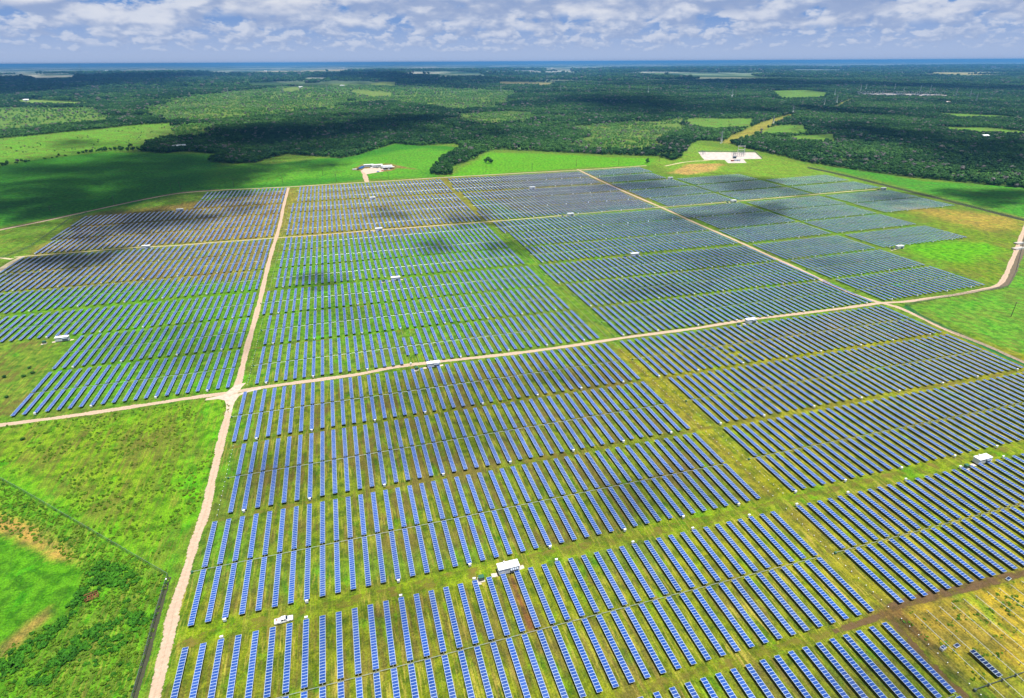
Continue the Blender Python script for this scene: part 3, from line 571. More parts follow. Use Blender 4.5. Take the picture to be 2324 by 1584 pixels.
def tracker_proto(miss=(), L=None, stub=1):
    """local: origin on the ground at the middle of the row, y along the row; stub=+1 tube reaches past the south end"""
    L = L or 4.68*P
    t = thing('solar_tracker_row', 'x', 'solar row', (0,0,0))
    bm = bmesh.new(); uvl = bm.loops.layers.uv.new('uv'); table(bm, uvl, 0, -L/2, L/2, PZ, miss)
    mesh_obj('panel_table', bm, [M['panel'], M['steel']], t)
    bm = bmesh.new(); cyl(bm, (0,-L/2-(.62 if stub > 0 else .05),PZ-.13), (0,L/2+(.62 if stub < 0 else .05),PZ-.13), .075, n=6); mesh_obj('torque_tube', bm, M['steel'], t)
    for k in range(5):
        yy = -L/2+.9+k*(L-1.8)/4
        bm = bmesh.new(); box(bm, -.07, .07, yy-.05, yy+.05, -.1, PZ-.2); box(bm, -.13, .13, yy-.07, yy+.07, PZ-.24, PZ-.06); mesh_obj('post', bm, M['post'], t)
    return t
BN = {16:'the lowest band',15:'the band just below the pickup lane',14:'the band just above the pickup lane',13:'the second band above the pickup lane',12:'the band just below the crossing road',
      11:'the band just above the crossing road',10:'the second band above the crossing road',9:'the third band above the crossing road'}
BS = {16:'half of lowest band',15:'half of band below pickup lane',14:'half of band above pickup lane',13:'half, second band above pickup lane',12:'half of band below crossing road',11:'half of band above crossing road',10:'half, second band above crossing road'}
protos = {}
NEAR = 300
near = TR[:NEAR]; rest = TR[NEAR:]
for ar, blk, n, c, part, x, y0, y1, ym in near:
    ms_ = tuple(MISS.get((blk,n,c,part), ()))
    key = (part, ms_); fresh = key not in protos
    # count in the field, left to right
    lab = 'blue solar row, %s from left, %s %s, %s field' % (ordw(c+1), 'upper' if part == 'A' else 'lower', BS[n], blk)
    loc = (x, (y0+y1)/2, 0)
    if fresh:
        o_ = tracker_proto(ms_, y1-y0, 1 if part == 'A' else -1); protos[key] = (o_, tree_of(o_)); o_.location = loc; r_o = o_
    else: r_o = copy_tree(*protos[key], loc)
    r_o['label'] = lab; r_o['group'] = 'blue solar rows of the farm'; r_o['category'] = 'solar row'
    r_o.rotation_euler[1] = random.gauss(0, .008)
bm = bmesh.new(); uvl = bm.loops.layers.uv.new('uv')
for ar, blk, n, c, part, x, y0, y1, ym in rest:
    table(bm, uvl, x, y0, y1, PZ, MISS.get((blk,n,c,part), ()), random.gauss(0, .012))
    s0, s1 = (y0-.62, y1+.05) if part == 'A' else (y0-.05, y1+.62)
    f_ = box(bm, x-.06, x+.06, s0, s1, PZ-.2, PZ-.07, 1)
    if y0 < 560:
        for k in range(4): yy = y0+.9+k*(y1-y0-1.8)/3; box(bm, x-.07, x+.07, yy-.05, yy+.05, -.1, PZ-.2, 2)
tag(mesh_obj('solar_tracker_rows', bm, [M['panel'], M['steel'], M['post']]), 'the many smaller rows of blue solar panels filling the farther fields', 'solar rows', 'blue solar rows of the farm', 'stuff')
# drive lines across each band: long strut linking all rows of a band
FN = {'centre':'centre field','left':'left field','right':'right field','east':'field beyond the diagonal road','outer':'outer east field','corner':'far corner field'}
def dname(n):
    if n in BS: return BS[n].replace('half of ','').replace('half, ','')
    if n >= 6: return ordw(12-n)+' band above the crossing road'
    return ordw(6-n)+' band above the middle road'
for (blk, n), cols in BL.items():
    t, bo = BANDS[n]; y = (t+bo)/2*P; xs = [i*P for i in cols]; a, e = min(xs), max(xs)
    if n == 16 and blk == 'centre': pass
    vis = any(-10 < project(xx, y, .7)[0] < 2570 and project(xx, y, .7)[1] < 1755 for xx in (a,(a+e)/2,e))
    if not vis: continue
    ya, yb = (y+vshift(min(cols), n)*P, y+vshift(max(cols), n)*P)
    t_ = thing('drive_line', 'thin pale drive strut through %s, %s' % (dname(n), FN[blk]), 'drive strut', (a, ya, 0), group='drive struts across the bands')
    bm = bmesh.new(); cyl(bm, (-4.2 if blk != 'left' else -.6,0,.78), (e-a+.6,yb-ya,.78), .085, n=6); mesh_obj('strut', bm, M['steel'], t_)
    if n >= 9:
        bm = bmesh.new()
        for xx in xs: box(bm, xx-a-.05, xx-a+.05, -.05, .05, .7, PZ-.05); box(bm, xx-a-.16, xx-a+.16, -.18, .18, PZ-.3, PZ+.02)
        tag(mesh_obj('joints', bm, M['darksteel'], t_), kind='stuff' if len(xs) > 100 else None)
        bm = bmesh.new(); box(bm, -4.6, -3.9, -.4, .4, -.05, .95) if blk != 'left' else box(bm, e-a+.2, e-a+.9, -.4, .4, -.05, .95); mesh_obj('drive_motor', bm, M['green'], t_)
# combiner boxes at the row ends
CB = {'centre':[2,7,13,18,24,30,35,40],'right':[0,5,11,17,22,28,33,39,44],'left':[2,7,13,18,24,30,36,41],'east':[1,6,12,17],'outer':[1,6,12,17],'corner':[1,6,12,17]}
cb0 = None; inv_x = [(p[0], p[1]) for p in D['inv']]
def combiner(x, y, label):
    global cb0
    if cb0 is None:
        o_ = thing('combiner_box', label, 'electrical box', (x,y,0), group='white combiner boxes at row ends')
        bm = bmesh.new(); box(bm, -.48, .48, -.28, .28, .55, 1.65); box(bm, -.53, .53, -.33, .33, 1.65, 1.72); bmesh.ops.bevel(bm, geom=bm.edges[:], offset=.02, affect='EDGES'); mesh_obj('cabinet', bm, M['white'], o_)
        bm = bmesh.new(); box(bm, -.42, .42, -.3, -.285, .65, 1.55); mesh_obj('door', bm, M['white_shaded'], o_)
        for sx in (-.35, .35): bm = bmesh.new(); box(bm, sx-.05, sx+.05, -.05, .05, -.1, .56); mesh_obj('leg', bm, M['steel'], o_)
        cb0 = (o_, tree_of(o_)); return
    copy_tree(*cb0, (x,y,0), label=label)
NB = 0
for (blk, n), cols in BL.items():
    if n == 16: continue
    ends = [('bottom', BANDS[n][1]*P-.75, CB[blk])]
    if n in (14, 12, 11, 9, 8, 5): ends = ends
    else: ends = [] if n in (13,) and False else ends
    if n == 15: ends = [('top', BANDS[n][0]*P+.75, CB[blk])]
    for en, y, idx in ends:
        for ci in idx:
            if blk in ('right','east','outer','corner','left'): j = ci if ci < len(cols) else None
            else: j = next((k for k, v in enumerate(cols) if abs(v-ci) < .1), None)
            if j is None: continue
            x = cols[j]*P; yy = y+vshift(cols[j], n)*P
            if any(abs(x-a) < 6 and abs(yy-b_) < 6 for a, b_ in inv_x): continue
            px_, py_, _ = project(x, yy, 1)
            if not (0 < px_ < 2560 and 0 < py_ < 1745): continue
            combiner(x, yy, 'white box below row %s, %s, %s' % (ordw(j+1), dname(n).replace('the ',''), FN[blk].split(' beyond')[0])); NB += 1
print('combiners', NB)
# empty foundation rows in the lanes: a dark wire with white capped piles
def pile_row(x, y0, y1, label, gap=3.05):
    t_ = thing('pile_row', label, 'pile row', (x,(y0+y1)/2,0), group='empty pile rows without panels')
    h = (y1-y0)/2; n = int((y1-y0)/gap); bm = bmesh.new(); bc = bmesh.new()
    for k in range(n+1):
        yy = -h+k*(2*h)/n+random.uniform(-.3,.3); box(bm, -.05, .05, yy-.05, yy+.05, -.1, .95); box(bc, -.13, .13, yy-.13, yy+.13, .95, 1.02)
    cyl(bm, (0,-h,.5), (0,h,.5), .03, n=5)
    mesh_obj('piles', bm, M['post'], t_); mesh_obj('pile_caps', bc, M['white'], t_)
PR = [('left edge of centre field',-.12*0,n) for n in (3,4,5,6,7,8,10,11,13)]
for nm, x, n in PR: pile_row((.02+0)*P if n > 8 else .0, BANDS[n][1]*P, BANDS[n][0]*P, 'line of white capped piles, %s, %s' % (nm, dname(n)))
for n, xs in {6:(43.4,),7:(43.4,44.4),8:(43.4,44.4),9:(43.35,),10:(43.35,44.35),11:(43.35,44.35),12:(43.35,),13:(43.35,44.35),14:(43.35,44.35),15:(43.35,)}.items():
    for k, x in enumerate(xs): pile_row(x*P, BANDS[n][1]*P, BANDS[n][0]*P, 'line of white capped piles, %s in the grassy lane, %s' % (('nearer','second')[k] if len(xs) > 1 else 'single', dname(n)))
# bare torque tubes at the lower right, waiting for panels
tb, bb = BANDS[16]; xs_ = [44.42+k*1.03 for k in range(15)]
pile_row(43.4*P, bb*P, tb*P, 'line of white capped piles beside the muddy track, lower right corner', 3.4)
for k, i in enumerate(xs_):
    x = i*P
    if project(x, tb*P, 1)[0] > 2580 and project(x, bb*P, 1)[0] > 2580: continue
    lab = 'bare white torque tube on posts in the dry grass, %s from the muddy track' % ordw(k+1)
    t_ = thing('bare_tracker_row', lab, 'bare tracker', (x,(tb+bb)/2*P,0), group='bare tracker tubes without panels')
    h = (tb-bb)/2*P; bm = bmesh.new(); cyl(bm, (0,-h,PZ-.1), (0,h,PZ-.1), .075, n=6)
    mesh_obj('torque_tube', bm, M['tube'], t_)
    bm = bmesh.new()
    for j in range(46): yy = -h+.5+j*(2*h-1)/45; box(bm, -.11, .11, yy-.06, yy+.06, PZ-.03, PZ+.05)
    mesh_obj('clamps', bm, M['tube'], t_)
    for j in range(12): yy = -h+.8+j*(2*h-1.6)/11; bm = bmesh.new(); box(bm, -.08, .08, yy-.06, yy+.06, -.1, PZ-.17); mesh_obj('post', bm, M['post'], t_)
    if k == 1:
        bm = bmesh.new(); uvl = bm.loops.layers.uv.new('uv'); ya, yb = 13.15*P-(tb+bb)/2*P, 14.88*P-(tb+bb)/2*P; z = PZ+.1
        vs = [bm.verts.new(p) for p in ((-HW,ya,z),(HW,ya,z),(HW,yb,z),(-HW,yb,z))]; fc = bm.faces.new(vs)
        for l, uvv in zip(fc.loops, ((0,0),(1,0),(1,9),(0,9))): l[uvl].uv = uvv
        for s_, e_ in ((0,1),(1,2),(2,3),(3,0)):
            a, b_ = vs[s_], vs[e_]; fc = bm.faces.new((b_, a, bm.verts.new(a.co-Vector((0,0,.05))), bm.verts.new(b_.co-Vector((0,0,.05))))); fc.material_index = 1
        tag(mesh_obj('panel_table', bm, [M['paneldark'], M['steel']], t_), 'nine dark blue panels mounted at the lower end')
        t_['label'] = 'tracker tube in dry grass carrying only nine dark blue panels'
t_ = thing('drive_line', 'dark drive strut crossing the bare tubes at the lower right', 'drive strut', (43.4*P, 13.0*P, 0), group='drive struts across the bands')
bm = bmesh.new(); cyl(bm, (0,0,.85), (80,0,.85), .1, n=6); mesh_obj('strut', bm, M['darksteel'], t_)
bm = bmesh.new()
for i in xs_: xx = i*P-43.4*P; box(bm, xx-.25, xx+.25, -.25, .25, -.1, 1.3)
box(bm, -.35, .35, -.35, .35, -.1, 1.0); mesh_obj('joints', bm, M['darksteel'], t_)
# crates of modules waiting in the dry grass
def stack(loc, rz, lab, h, dark):
    t_ = thing('module_crate', lab, 'module crate', (*loc,0), rz, 'crates of spare modules')
    bm = bmesh.new()
    for k in (-.8,0,.8): box(bm, k-.06, k+.06, -.55, .55, 0, .12)
    box(bm, -1.0, 1.0, -.55, .55, .12, .16); mesh_obj('pallet', bm, M['wood'], t_)
    bm = bmesh.new(); box(bm, -1.0, 1.0, -.52, .52, .16, .16+h); bmesh.ops.bevel(bm, geom=bm.edges[:], offset=.02, affect='EDGES'); mesh_obj('carton', bm, M['white'] if dark else M['roof'], t_)
    bm = bmesh.new(); uvl = bm.loops.layers.uv.new('uv'); z = .165+h
    for xa, xb in (((-.97,.97),) if dark else ((-.9,.05),(.15,.9))):
        vs = [bm.verts.new(p) for p in ((xa,-.5,z),(xb,-.5,z),(xb,.5,z),(xa,.5,z))]; fc = bm.faces.new(vs)
        for l, uvv in zip(fc.loops, ((.0,.0),(1,0),(1,1),(0,1))): l[uvl].uv = uvv
        ex = bmesh.ops.extrude_face_region(bm, geom=[fc]); bmesh.ops.translate(bm, verts=[v for v in ex['geom'] if isinstance(v, bmesh.types.BMVert)], vec=(0,0,.045))
    mesh_obj('module', bm, M['paneldark'], t_)
SK = D['stack']
stack(SK[0], .15, 'open pale crate of modules, nearer the muddy track', 1.0, False)
stack(SK[1], .12, 'dark module on a white crate right of the open crate', .35, True)
stack(SK[2], .2, 'dark module on a crate beside the brown lane, far right', .4, True)
# ------------------------------------------------------------------ inverter stations
def inverter(x, y, label, detail=True):
    t = thing('inverter_station', label, 'inverter building', (x,y,0), math.radians(1.0), 'white inverter stations')
    bm = bmesh.new(); box(bm, -3.9, 3.9, -1.5, 1.5, .55, 3.1)
    for xx in [-3.9+.6*k for k in range(14)]: box(bm, xx-.04, xx+.04, -1.53, -1.497, .6, 3.05)
    mesh_obj('wall', bm, M['white_shaded'], t)
    bm = bmesh.new(); box(bm, -4.05, 4.05, -1.7, 1.7, 3.1, 3.28)
    for k in range(1, 14): xx = -4.05+k*.58; box(bm, xx-.03, xx+.03, -1.7, 1.7, 3.28, 3.31)
    rf = mesh_obj('roof', bm, M['white'], t)
    bm = bmesh.new(); cyl(bm, (-1.2,1.2,3.28), (-1.2,1.2,3.95), .22, n=10); box(bm, -1.5, -.9, .9, 1.5, 3.95, 4.05); mesh_obj('vent', bm, M['roof'], rf)
    for k in range(4):
        bm = bmesh.new(); xx = .7+k*.78; vs = [(xx-.3,-1.5,2.75),(xx+.3,-1.5,2.75),(xx+.3,-2.25,2.35),(xx-.3,-2.25,2.35),(xx-.3,-1.5,2.15),(xx+.3,-1.5,2.15),(xx+.3,-2.25,2.2),(xx-.3,-2.25,2.2)]
        V_ = [bm.verts.new(v) for v in vs]
        for qd in ((0,1,2,3),(3,2,6,7),(7,6,5,4),(0,3,7,4),(1,5,6,2)): bm.faces.new([V_[i] for i in qd])
        bmesh.ops.recalc_face_normals(bm, faces=bm.faces[:]); mesh_obj('exhaust_hood', bm, M['louver'], t)
    bm = bmesh.new()
    for k in range(7): box(bm, .3, 3.5, -1.62, -1.5, .85+k*.17, .93+k*.17)
    box(bm, .25, 3.55, -1.515, -1.505, .8, 2.05); mesh_obj('louver', bm, M['louver'], t)
    dr = bmesh.new(); box(dr, -2.9, -1.9, -1.56, -1.5, .6, 2.7); d_ = mesh_obj('door', dr, M['roof'], t)
    bm = bmesh.new(); box(bm, -2.05, -1.98, -1.62, -1.56, 1.5, 1.7); mesh_obj('handle', bm, M['darksteel'], d_)
    bm = bmesh.new(); box(bm, -3.6, 3.6, -1.3, 1.3, -.1, .55); mesh_obj('underfloor_shade', bm, M['black'], t)  # black block standing in for the shade under the raised floor
    return t
def transformer(x, y, label):
    t = thing('pad_transformer', label, 'transformer', (x,y,0), 0, 'dark green transformers beside the stations')
    bm = bmesh.new(); box(bm, -1.25, 1.25, -1.3, 1.3, -.1, .22); mesh_obj('concrete_base', bm, M['concrete'], t)
    bm = bmesh.new(); box(bm, -.9, .9, -.75, .75, .22, 1.75)
    for k in range(6): box(bm, .9, 1.12, -.65+k*.24, -.57+k*.24, .4, 1.5)
    mesh_obj('tank', bm, M['green'], t)
    bm = bmesh.new(); box(bm, -.97, .97, -.82, .82, 1.75, 1.86); mesh_obj('lid', bm, M['green'], t)
    bm = bmesh.new(); box(bm, -.8, .75, -.80, -.75, .35, 1.6); mesh_obj('door', bm, M['darksteel'], t)
WL = ['beside the bare brown strip, nearest of all','on the crossing road in the centre field','in the centre field above the crossing road','on the middle road in the centre field','farthest in the centre field',
 'on the crossing road in the right field','in the right field above the crossing road','on the middle road in the right field','farthest in the right field','near the right edge, lower right',
 'beyond the diagonal road by the tan clearing','on the middle road just beyond the diagonal road','at the far right end of the middle road','at the edge of the bright green pasture','by the curving north road, far left field',
 'on the middle road in the left field','at the open end of the left field, left edge']
IV0 = IT0 = None
for k, (x, y) in enumerate(D['inv']):
    lab = 'white inverter building '+WL[k]; lt = 'green transformer by the station '+WL[k]
    if k < 10 or k > 13: xt, yt = x-10.6, y-1.2
    else: xt, yt = x-9.8, y-1
    if IV0 is None:
        o_ = inverter(x, y, lab); IV0 = (o_, tree_of(o_)); transformer(xt, yt, lt)
        o2 = [o for o in bpy.data.objects if o.name.startswith('pad_transformer')][0]; IT0 = (o2, tree_of(o2))
    else:
        copy_tree(*IV0, (x,y,0), math.radians(1), lab); copy_tree(*IT0, (xt,yt,0), 0, lt)
PM_ = strip_mat('gravel_patch', (.50,.40,.32), (.60,.50,.42), .22, 0)
for k, (x, y) in enumerate(D['inv']):
    for a, e in (((x-6.5,y-.3),(x-4.2,y-.6)), ((x+4.1,y),(x+6.2,y+.4)), ((x-12.4,y-2),(x-10.9,y-2.4))):
        bm = bmesh.new(); uvl = bm.loops.layers.uv.new('uv')
        vs = [bm.verts.new(p) for p in ((a[0],a[1]-1.2,.065),(e[0],e[1]-1.2,.065),(e[0],e[1]+1.2,.065),(a[0],a[1]+1.2,.065))]; fc = bm.faces.new(vs)
        for l, uvv in zip(fc.loops, ((0,0),(0,1),(1,1),(1,0))): l[uvl].uv = uvv
        tag(mesh_obj('gravel_patch', bm, PM_), 'pale gravel patch beside a white inverter building', 'gravel', 'gravel patches by the stations', 'structure')

# ------------------------------------------------------------------ pickup truck (front towards +x)
def loft(bm, secs, mi=0):
    R_ = [[bm.verts.new(p) for p in s] for s in secs]; n = len(secs[0])
    for a, b_ in zip(R_, R_[1:]):
        for i in range(n): bm.faces.new((a[i], a[(i+1)%n], b_[(i+1)%n], b_[i])).material_index = mi
    bm.faces.new(R_[0][::-1]).material_index = mi; bm.faces.new(R_[-1]).material_index = mi
tx, ty = D['truck']
t = thing('pickup_truck', 'white crew cab pickup truck parked in the grassy lane', 'pickup truck', (tx, ty, 0), math.radians(3))
bm = bmesh.new()
def sec(x, w, z0, z1, r=.12): return [(x,-w,z0),(x,-w,z1-r),(x,-w+r,z1),(x,w-r,z1),(x,w,z1-r),(x,w,z0)]
loft(bm, [sec(1.05,.98,.45,1.12), sec(1.6,.98,.45,1.12), sec(2.5,.97,.45,1.05), sec(2.85,.92,.5,.98), sec(2.95,.86,.55,.9)])   # bonnet
loft(bm, [sec(-.95,.98,.45,1.15), sec(1.05,.98,.45,1.15)])                                                                       # doors
box(bm, -2.95, -.95, -.98, .98, .45, .72); box(bm, -2.95, -.95, -.98, -.88, .72, 1.15); box(bm, -2.95, -.95, .88, .98, .72, 1.15); box(bm, -2.95, -2.87, -.88, .88, .72, 1.15)
bmesh.ops.recalc_face_normals(bm, faces=bm.faces[:]); body = mesh_obj('body', bm, M['white'], t)
bm = bmesh.new(); loft(bm, [[(-.95,-.92,1.15),(-.75,-.74,1.82),(-.75,.74,1.82),(-.95,.92,1.15)], [(1.35,-.92,1.13),(.62,-.74,1.82),(.62,.74,1.82),(1.35,.92,1.13)]]); bmesh.ops.recalc_face_normals(bm, faces=bm.faces[:])
cab = mesh_obj('cab', bm, M['white'], t)
def pane(pts, par, nm='window'):
    bm = bmesh.new(); vs = [bm.verts.new(p) for p in pts]; bm.faces.new(vs); bmesh.ops.solidify(bm, geom=bm.faces[:], thickness=.02); mesh_obj(nm, bm, M['glass'], par)
pane([(1.31,-.80,1.20),(1.31,.80,1.20),(.70,.68,1.79),(.70,-.68,1.79)], cab, 'windshield')
pane([(-.955,-.75,1.22),(-.955,.75,1.22),(-.80,.66,1.74),(-.80,-.66,1.74)], cab, 'rear_window')
for s in (-1, 1):
    for a, e, a2, e2 in ((-.78,.02,-.68,.02),(.12,1.0,.12,.62)):
        pane([(a,s*.925,1.2),(e,s*.925,1.2),(e2,s*.775,1.72),(a2,s*.775,1.72)], cab)
    bm = bmesh.new(); box(bm, 1.0, 1.12, s*1.15-.12, s*1.15+.12, 1.15, 1.4); mesh_obj('mirror', bm, M['black'], t)
    for nm, xx, m_ in (('headlight',2.9,'roof'),('tail_light',-2.97,'red')):
        bm = bmesh.new(); box(bm, xx-.06, xx+.07, s*.78-.12, s*.78+.12, .75, .95); mesh_obj(nm, bm, M[m_], t)
    for xx in (-1.95, 2.0):
        bm = bmesh.new(); cyl(bm, (xx,s*.78,.40), (xx,s*1.0,.40), .40, n=18); w_ = mesh_obj('wheel', bm, M['rubber'], t)
        bm = bmesh.new(); cyl(bm, (xx,s*.99,.40), (xx,s*1.015,.40), .23, n=12); mesh_obj('rim', bm, M['steel'], w_)
bm = bmesh.new(); box(bm, 2.93, 3.02, -.9, .9, .42, .62); box(bm, -3.05, -2.95, -.9, .9, .42, .62); mesh_obj('bumper', bm, M['steel'], t)
bm = bmesh.new(); box(bm, 2.955, 2.99, -.55, .55, .66, .86); mesh_obj('grille', bm, M['darksteel'], t)
bm = bmesh.new(); box(bm, -1.45, -1.0, -.86, .86, .8, 1.28); tb_ = mesh_obj('tool_box', bm, M['white'], None); tb_.location = (tx,ty,0); tb_.rotation_euler[2] = math.radians(3); tag(tb_, 'white tool box across the bed of the pickup truck', 'tool box')
bm = bmesh.new(); cyl(bm, (-2.3,.35,.72), (-2.3,.35,1.2), .2, n=10); tb_ = mesh_obj('water_jug', bm, M['orange']); tb_.location = (tx,ty,0); tag(tb_, 'orange water jug standing in the pickup bed', 'water jug')

# ------------------------------------------------------------------ fences
def fence(pts, label, h=2.1, post=3.2, ditch=None, th=.05):
    L = [Vector(p) for p in pts]
    t = thing('chain_link_fence', label, 'fence', (*L[0],0)); o_ = Vector((L[0].x, L[0].y, 0))
    bm = bmesh.new(); uvp = []; n = 0; bp_ = bmesh.new()
    for a, b_ in zip(L, L[1:]):
        d = b_-a; l = d.length
        if l < .1: continue
        u = d/l; nr = Vector((-u.y,u.x))*.03
        A = [(a+nr),(b_+nr),(b_-nr),(a-nr)]
        v0 = [bm.verts.new((p.x-o_.x,p.y-o_.y,.05)) for p in A]; v1 = [bm.verts.new((p.x-o_.x,p.y-o_.y,h)) for p in A]
        for i in range(4): bm.faces.new((v0[i],v0[(i+1)%4],v1[(i+1)%4],v1[i]))
        cyl(bp_, (a.x-o_.x,a.y-o_.y,h), (b_.x-o_.x,b_.y-o_.y,h), th, n=5)
        k = max(1, int(l/post))
        for j in range(k): p = a.lerp(b_, j/k); uvp.append((p.x-o_.x,p.y-o_.y))
    mesh_obj('wire_mesh', bm, M['wire'], t); mesh_obj('top_rail', bp_, M['fence'], t)
    if len(uvp) <= 100:
        pm = None
        for x, y in uvp:
            if pm is None:
                bm = bmesh.new(); cyl(bm, (0,0,-.1), (0,0,h+.25), .06, n=6); o2 = mesh_obj('post', bm, M['fence'], t); pm = o2.data
            else: o2 = link(bpy.data.objects.new('post', pm), t)
            o2.location = (x,y,0)
    else:
        bm = bmesh.new()
        for x, y in uvp: cyl(bm, (x,y,-.1), (x,y,h+.25), .08, n=5)
        tag(mesh_obj('posts', bm, M['fence'], t), kind='stuff')
    if ditch: strip('ground_strip', [tuple(p) for p in pts], ditch, .010, DM, 'dark bare ground strip at the foot of the '+label.split(' fence')[0]+' fence', 'ground strip')
    return t
m, q, b, o = newmat('wire_mesh'); tc = q.new('ShaderNodeTexCoord'); sp = q.new('ShaderNodeSeparateXYZ'); q.lk(tc.outputs['Object'], sp.inputs[0])
b.inputs['Base Color'].default_value = (.13,.19,.17,1); b.inputs['Metallic'].default_value = .4; b.inputs['Roughness'].default_value = .5; b.inputs['Alpha'].default_value = .22; M['wire'] = m
DM = strip_mat('dark_fence_strip', (.045,.050,.030), (.06,.06,.035), .2, 0)
F = D['fence']
fence(F['west'], 'wire fence with a corner, between the triangular meadow and the brush, lower left', ditch=None)
strip('ground_strip', F['west'][5:], 2.0, .012, DM, 'dark strip under the fence along the lower left road', 'ground strip')
fence(F['nw'], 'wire fence along the green crop field, far left', post=5)
fence(F['ne'], 'dark fence line along the far right edge of the farm', post=6, th=.12)
strip('ground_strip', F['ne'], 7.0, .012, DM, 'dark strip along the far right fence', 'ground strip')  # one dark tone laid along the fence line
fence(F['east'], 'wire fence beside the curving road on the right', post=4)
fence(F['se'], 'wire fence with hedge bottom beside the diagonal road, right edge', post=4, ditch=None)
strip('ground_strip', [(x+1,y+.5) for x, y in F['se']], 5.0, .012, strip_mat('lush_strip', (.02,.12,.03), (.03,.16,.03), .25, 0), 'dark green hedge strip along the right fence', 'ground strip')
strip('ground_strip', [(x+2.5,y+7) for x, y in RD['north'][:9]], 6.0, .012, strip_mat('brown_verge', (.09,.06,.04), (.13,.10,.06), .3, 0), 'brown verge along the curving north road', 'ground strip', st=12)
strip('ground_strip', [(x+6,y-1) for x, y in RD['cross'][-8:]], 5.0, .012, strip_mat('brown_verge_east', (.11,.085,.06), (.15,.12,.08), .3, 0), 'brown verge along the right road', 'ground strip')

# ------------------------------------------------------------------ culvert headwalls on the right road
for k, (x, y) in enumerate(D['culvert']):
    t = thing('concrete_barrier', ('nearer','farther')[k]+' of two pale concrete blocks across the road at the right edge', 'concrete block', (x,y,0), .1)
    bm = bmesh.new(); w = (7.5,5.5)[k]; box(bm, -w, w, -2.2, 2.2, -.2, 1.3); bmesh.ops.bevel(bm, geom=bm.edges[:], offset=.12, affect='EDGES'); mesh_obj('slab', bm, M['concrete'], t)
    bm = bmesh.new(); box(bm, -w-.3, w+.3, -2.7, -2.21, -.2, 1.8); mesh_obj('headwall', bm, M['roof'], t)
# white lamp ball on the corner fence and the rusty cage in the brush
x, y = D['lamp']; t = thing('camera_post', 'small white camera on a post at the fence corner, lower left', 'camera post', (x,y,0))
bm = bmesh.new(); cyl(bm, (0,0,-.1), (0,0,3), .06); mesh_obj('post', bm, M['fence'], t); bm = bmesh.new(); bmesh.ops.create_icosphere(bm, subdivisions=2, radius=.3, matrix=Matrix.Translation((0,0,3.1))); mesh_obj('camera', bm, M['white'], t, True)
x, y = D['cage']; t = thing('rusty_trailer_frame', 'rusty red metal frame abandoned in the brush, lower left', 'metal frame', (x,y,0), .35)
bm = bmesh.new()
for yy in (-1.1, 1.1): box(bm, -2, 2, yy-.1, yy+.1, .8, 1.0); box(bm, -2, 2, yy-.08, yy+.08, 1.7, 1.85)
mesh_obj('rail', bm, M['rust'], t)
bm = bmesh.new()
for k in range(6): xx = -1.95+k*.78; box(bm, xx-.07, xx+.07, -1.1, 1.1, .82, .98)
for xx in (-1.9, 0, 1.9):
    for yy in (-1.1, 1.1): box(bm, xx-.07, xx+.07, yy-.07, yy+.07, 0, 1.8)
mesh_obj('crossbar', bm, M['rust'], t)

# ------------------------------------------------------------------ utility poles and pylons
pole0 = None
for k, (x, y) in enumerate(D['poles']):
    lab = ('wooden utility pole beyond the north road, %s from the left' % ordw(k+1)) if k < 15 else 'lone wooden utility pole in the right pasture'
    if pole0 is None:
        o_ = thing('utility_pole', lab, 'utility pole', (x,y,0), .15, 'wooden utility poles')
        bm = bmesh.new(); cyl(bm, (0,0,-.2), (0,0,11.5), .26, .17, 8); mesh_obj('pole', bm, M['wood'], o_)
        bm = bmesh.new(); box(bm, -1.3, 1.3, -.08, .08, 10.6, 10.8); c_a = mesh_obj('crossarm', bm, M['wood'], o_)
        bm = bmesh.new(); [cyl(bm, (xx,0,10.8), (xx,0,11.1), .07, n=6) for xx in (-1.2,0.4,1.2)]; mesh_obj('insulators', bm, M['louver'], c_a)
        pole0 = (o_, tree_of(o_))
    else: copy_tree(*pole0, (x,y,0), .15, lab)
pyl = {}
def pylon(h):
    t = thing('transmission_tower', 'x', 'pylon', (0,0,0), 0, 'power pylons over the woodland')
    bm = bmesh.new(); wb = h*.085
    zs = [h*k/8 for k in range(9)]; W_ = [wb*(1-.86*z/h) for z in zs]
    for sx, sy in ((1,1),(1,-1),(-1,1),(-1,-1)): cyl(bm, (sx*W_[0],sy*W_[0],-.3), (sx*W_[-1],sy*W_[-1],h), .3, n=4)
    for k in range(8):
        for ax in range(2):
            for s in (-1,1):
                p = lambda i, e: ((e*W_[i], s*W_[i], zs[i]) if ax == 0 else (s*W_[i], e*W_[i], zs[i]))
                cyl(bm, p(k,-1), p(k+1,1), .15, n=3); cyl(bm, p(k,1), p(k+1,-1), .15, n=3)
    mesh_obj('lattice_mast', bm, M['steel'], t)
    for f_, wd in ((.70,.17),(.82,.14),(.94,.11)):
        bm = bmesh.new(); z = h*f_; L_ = h*wd
        for s in (-1,1): cyl(bm, (0,0,z+h*.03), (s*L_,0,z), .2, n=4); cyl(bm, (0,0,z), (s*L_,0,z), .2, n=4); cyl(bm, (s*L_,0,z), (s*L_,0,z-2), .15, n=4)
        mesh_obj('crossarm', bm, M['steel'], t)
    return t
PY = sorted(D['pylon'], key=lambda p: project(p[0],p[1])[0])
for k, (x, y, h) in enumerate(PY):
    lab = 'grey lattice power pylon over the woodland, %s from the left' % ordw(k+1)
    rz = 1.2 if 19 < k else .3
    if h not in pyl: o_ = pylon(h); o_['label'] = lab; o_.location = (x,y,0); o_.rotation_euler[2] = rz; pyl[h] = (o_, tree_of(o_))
    else: copy_tree(*pyl[h], (x,y,0), rz, lab)
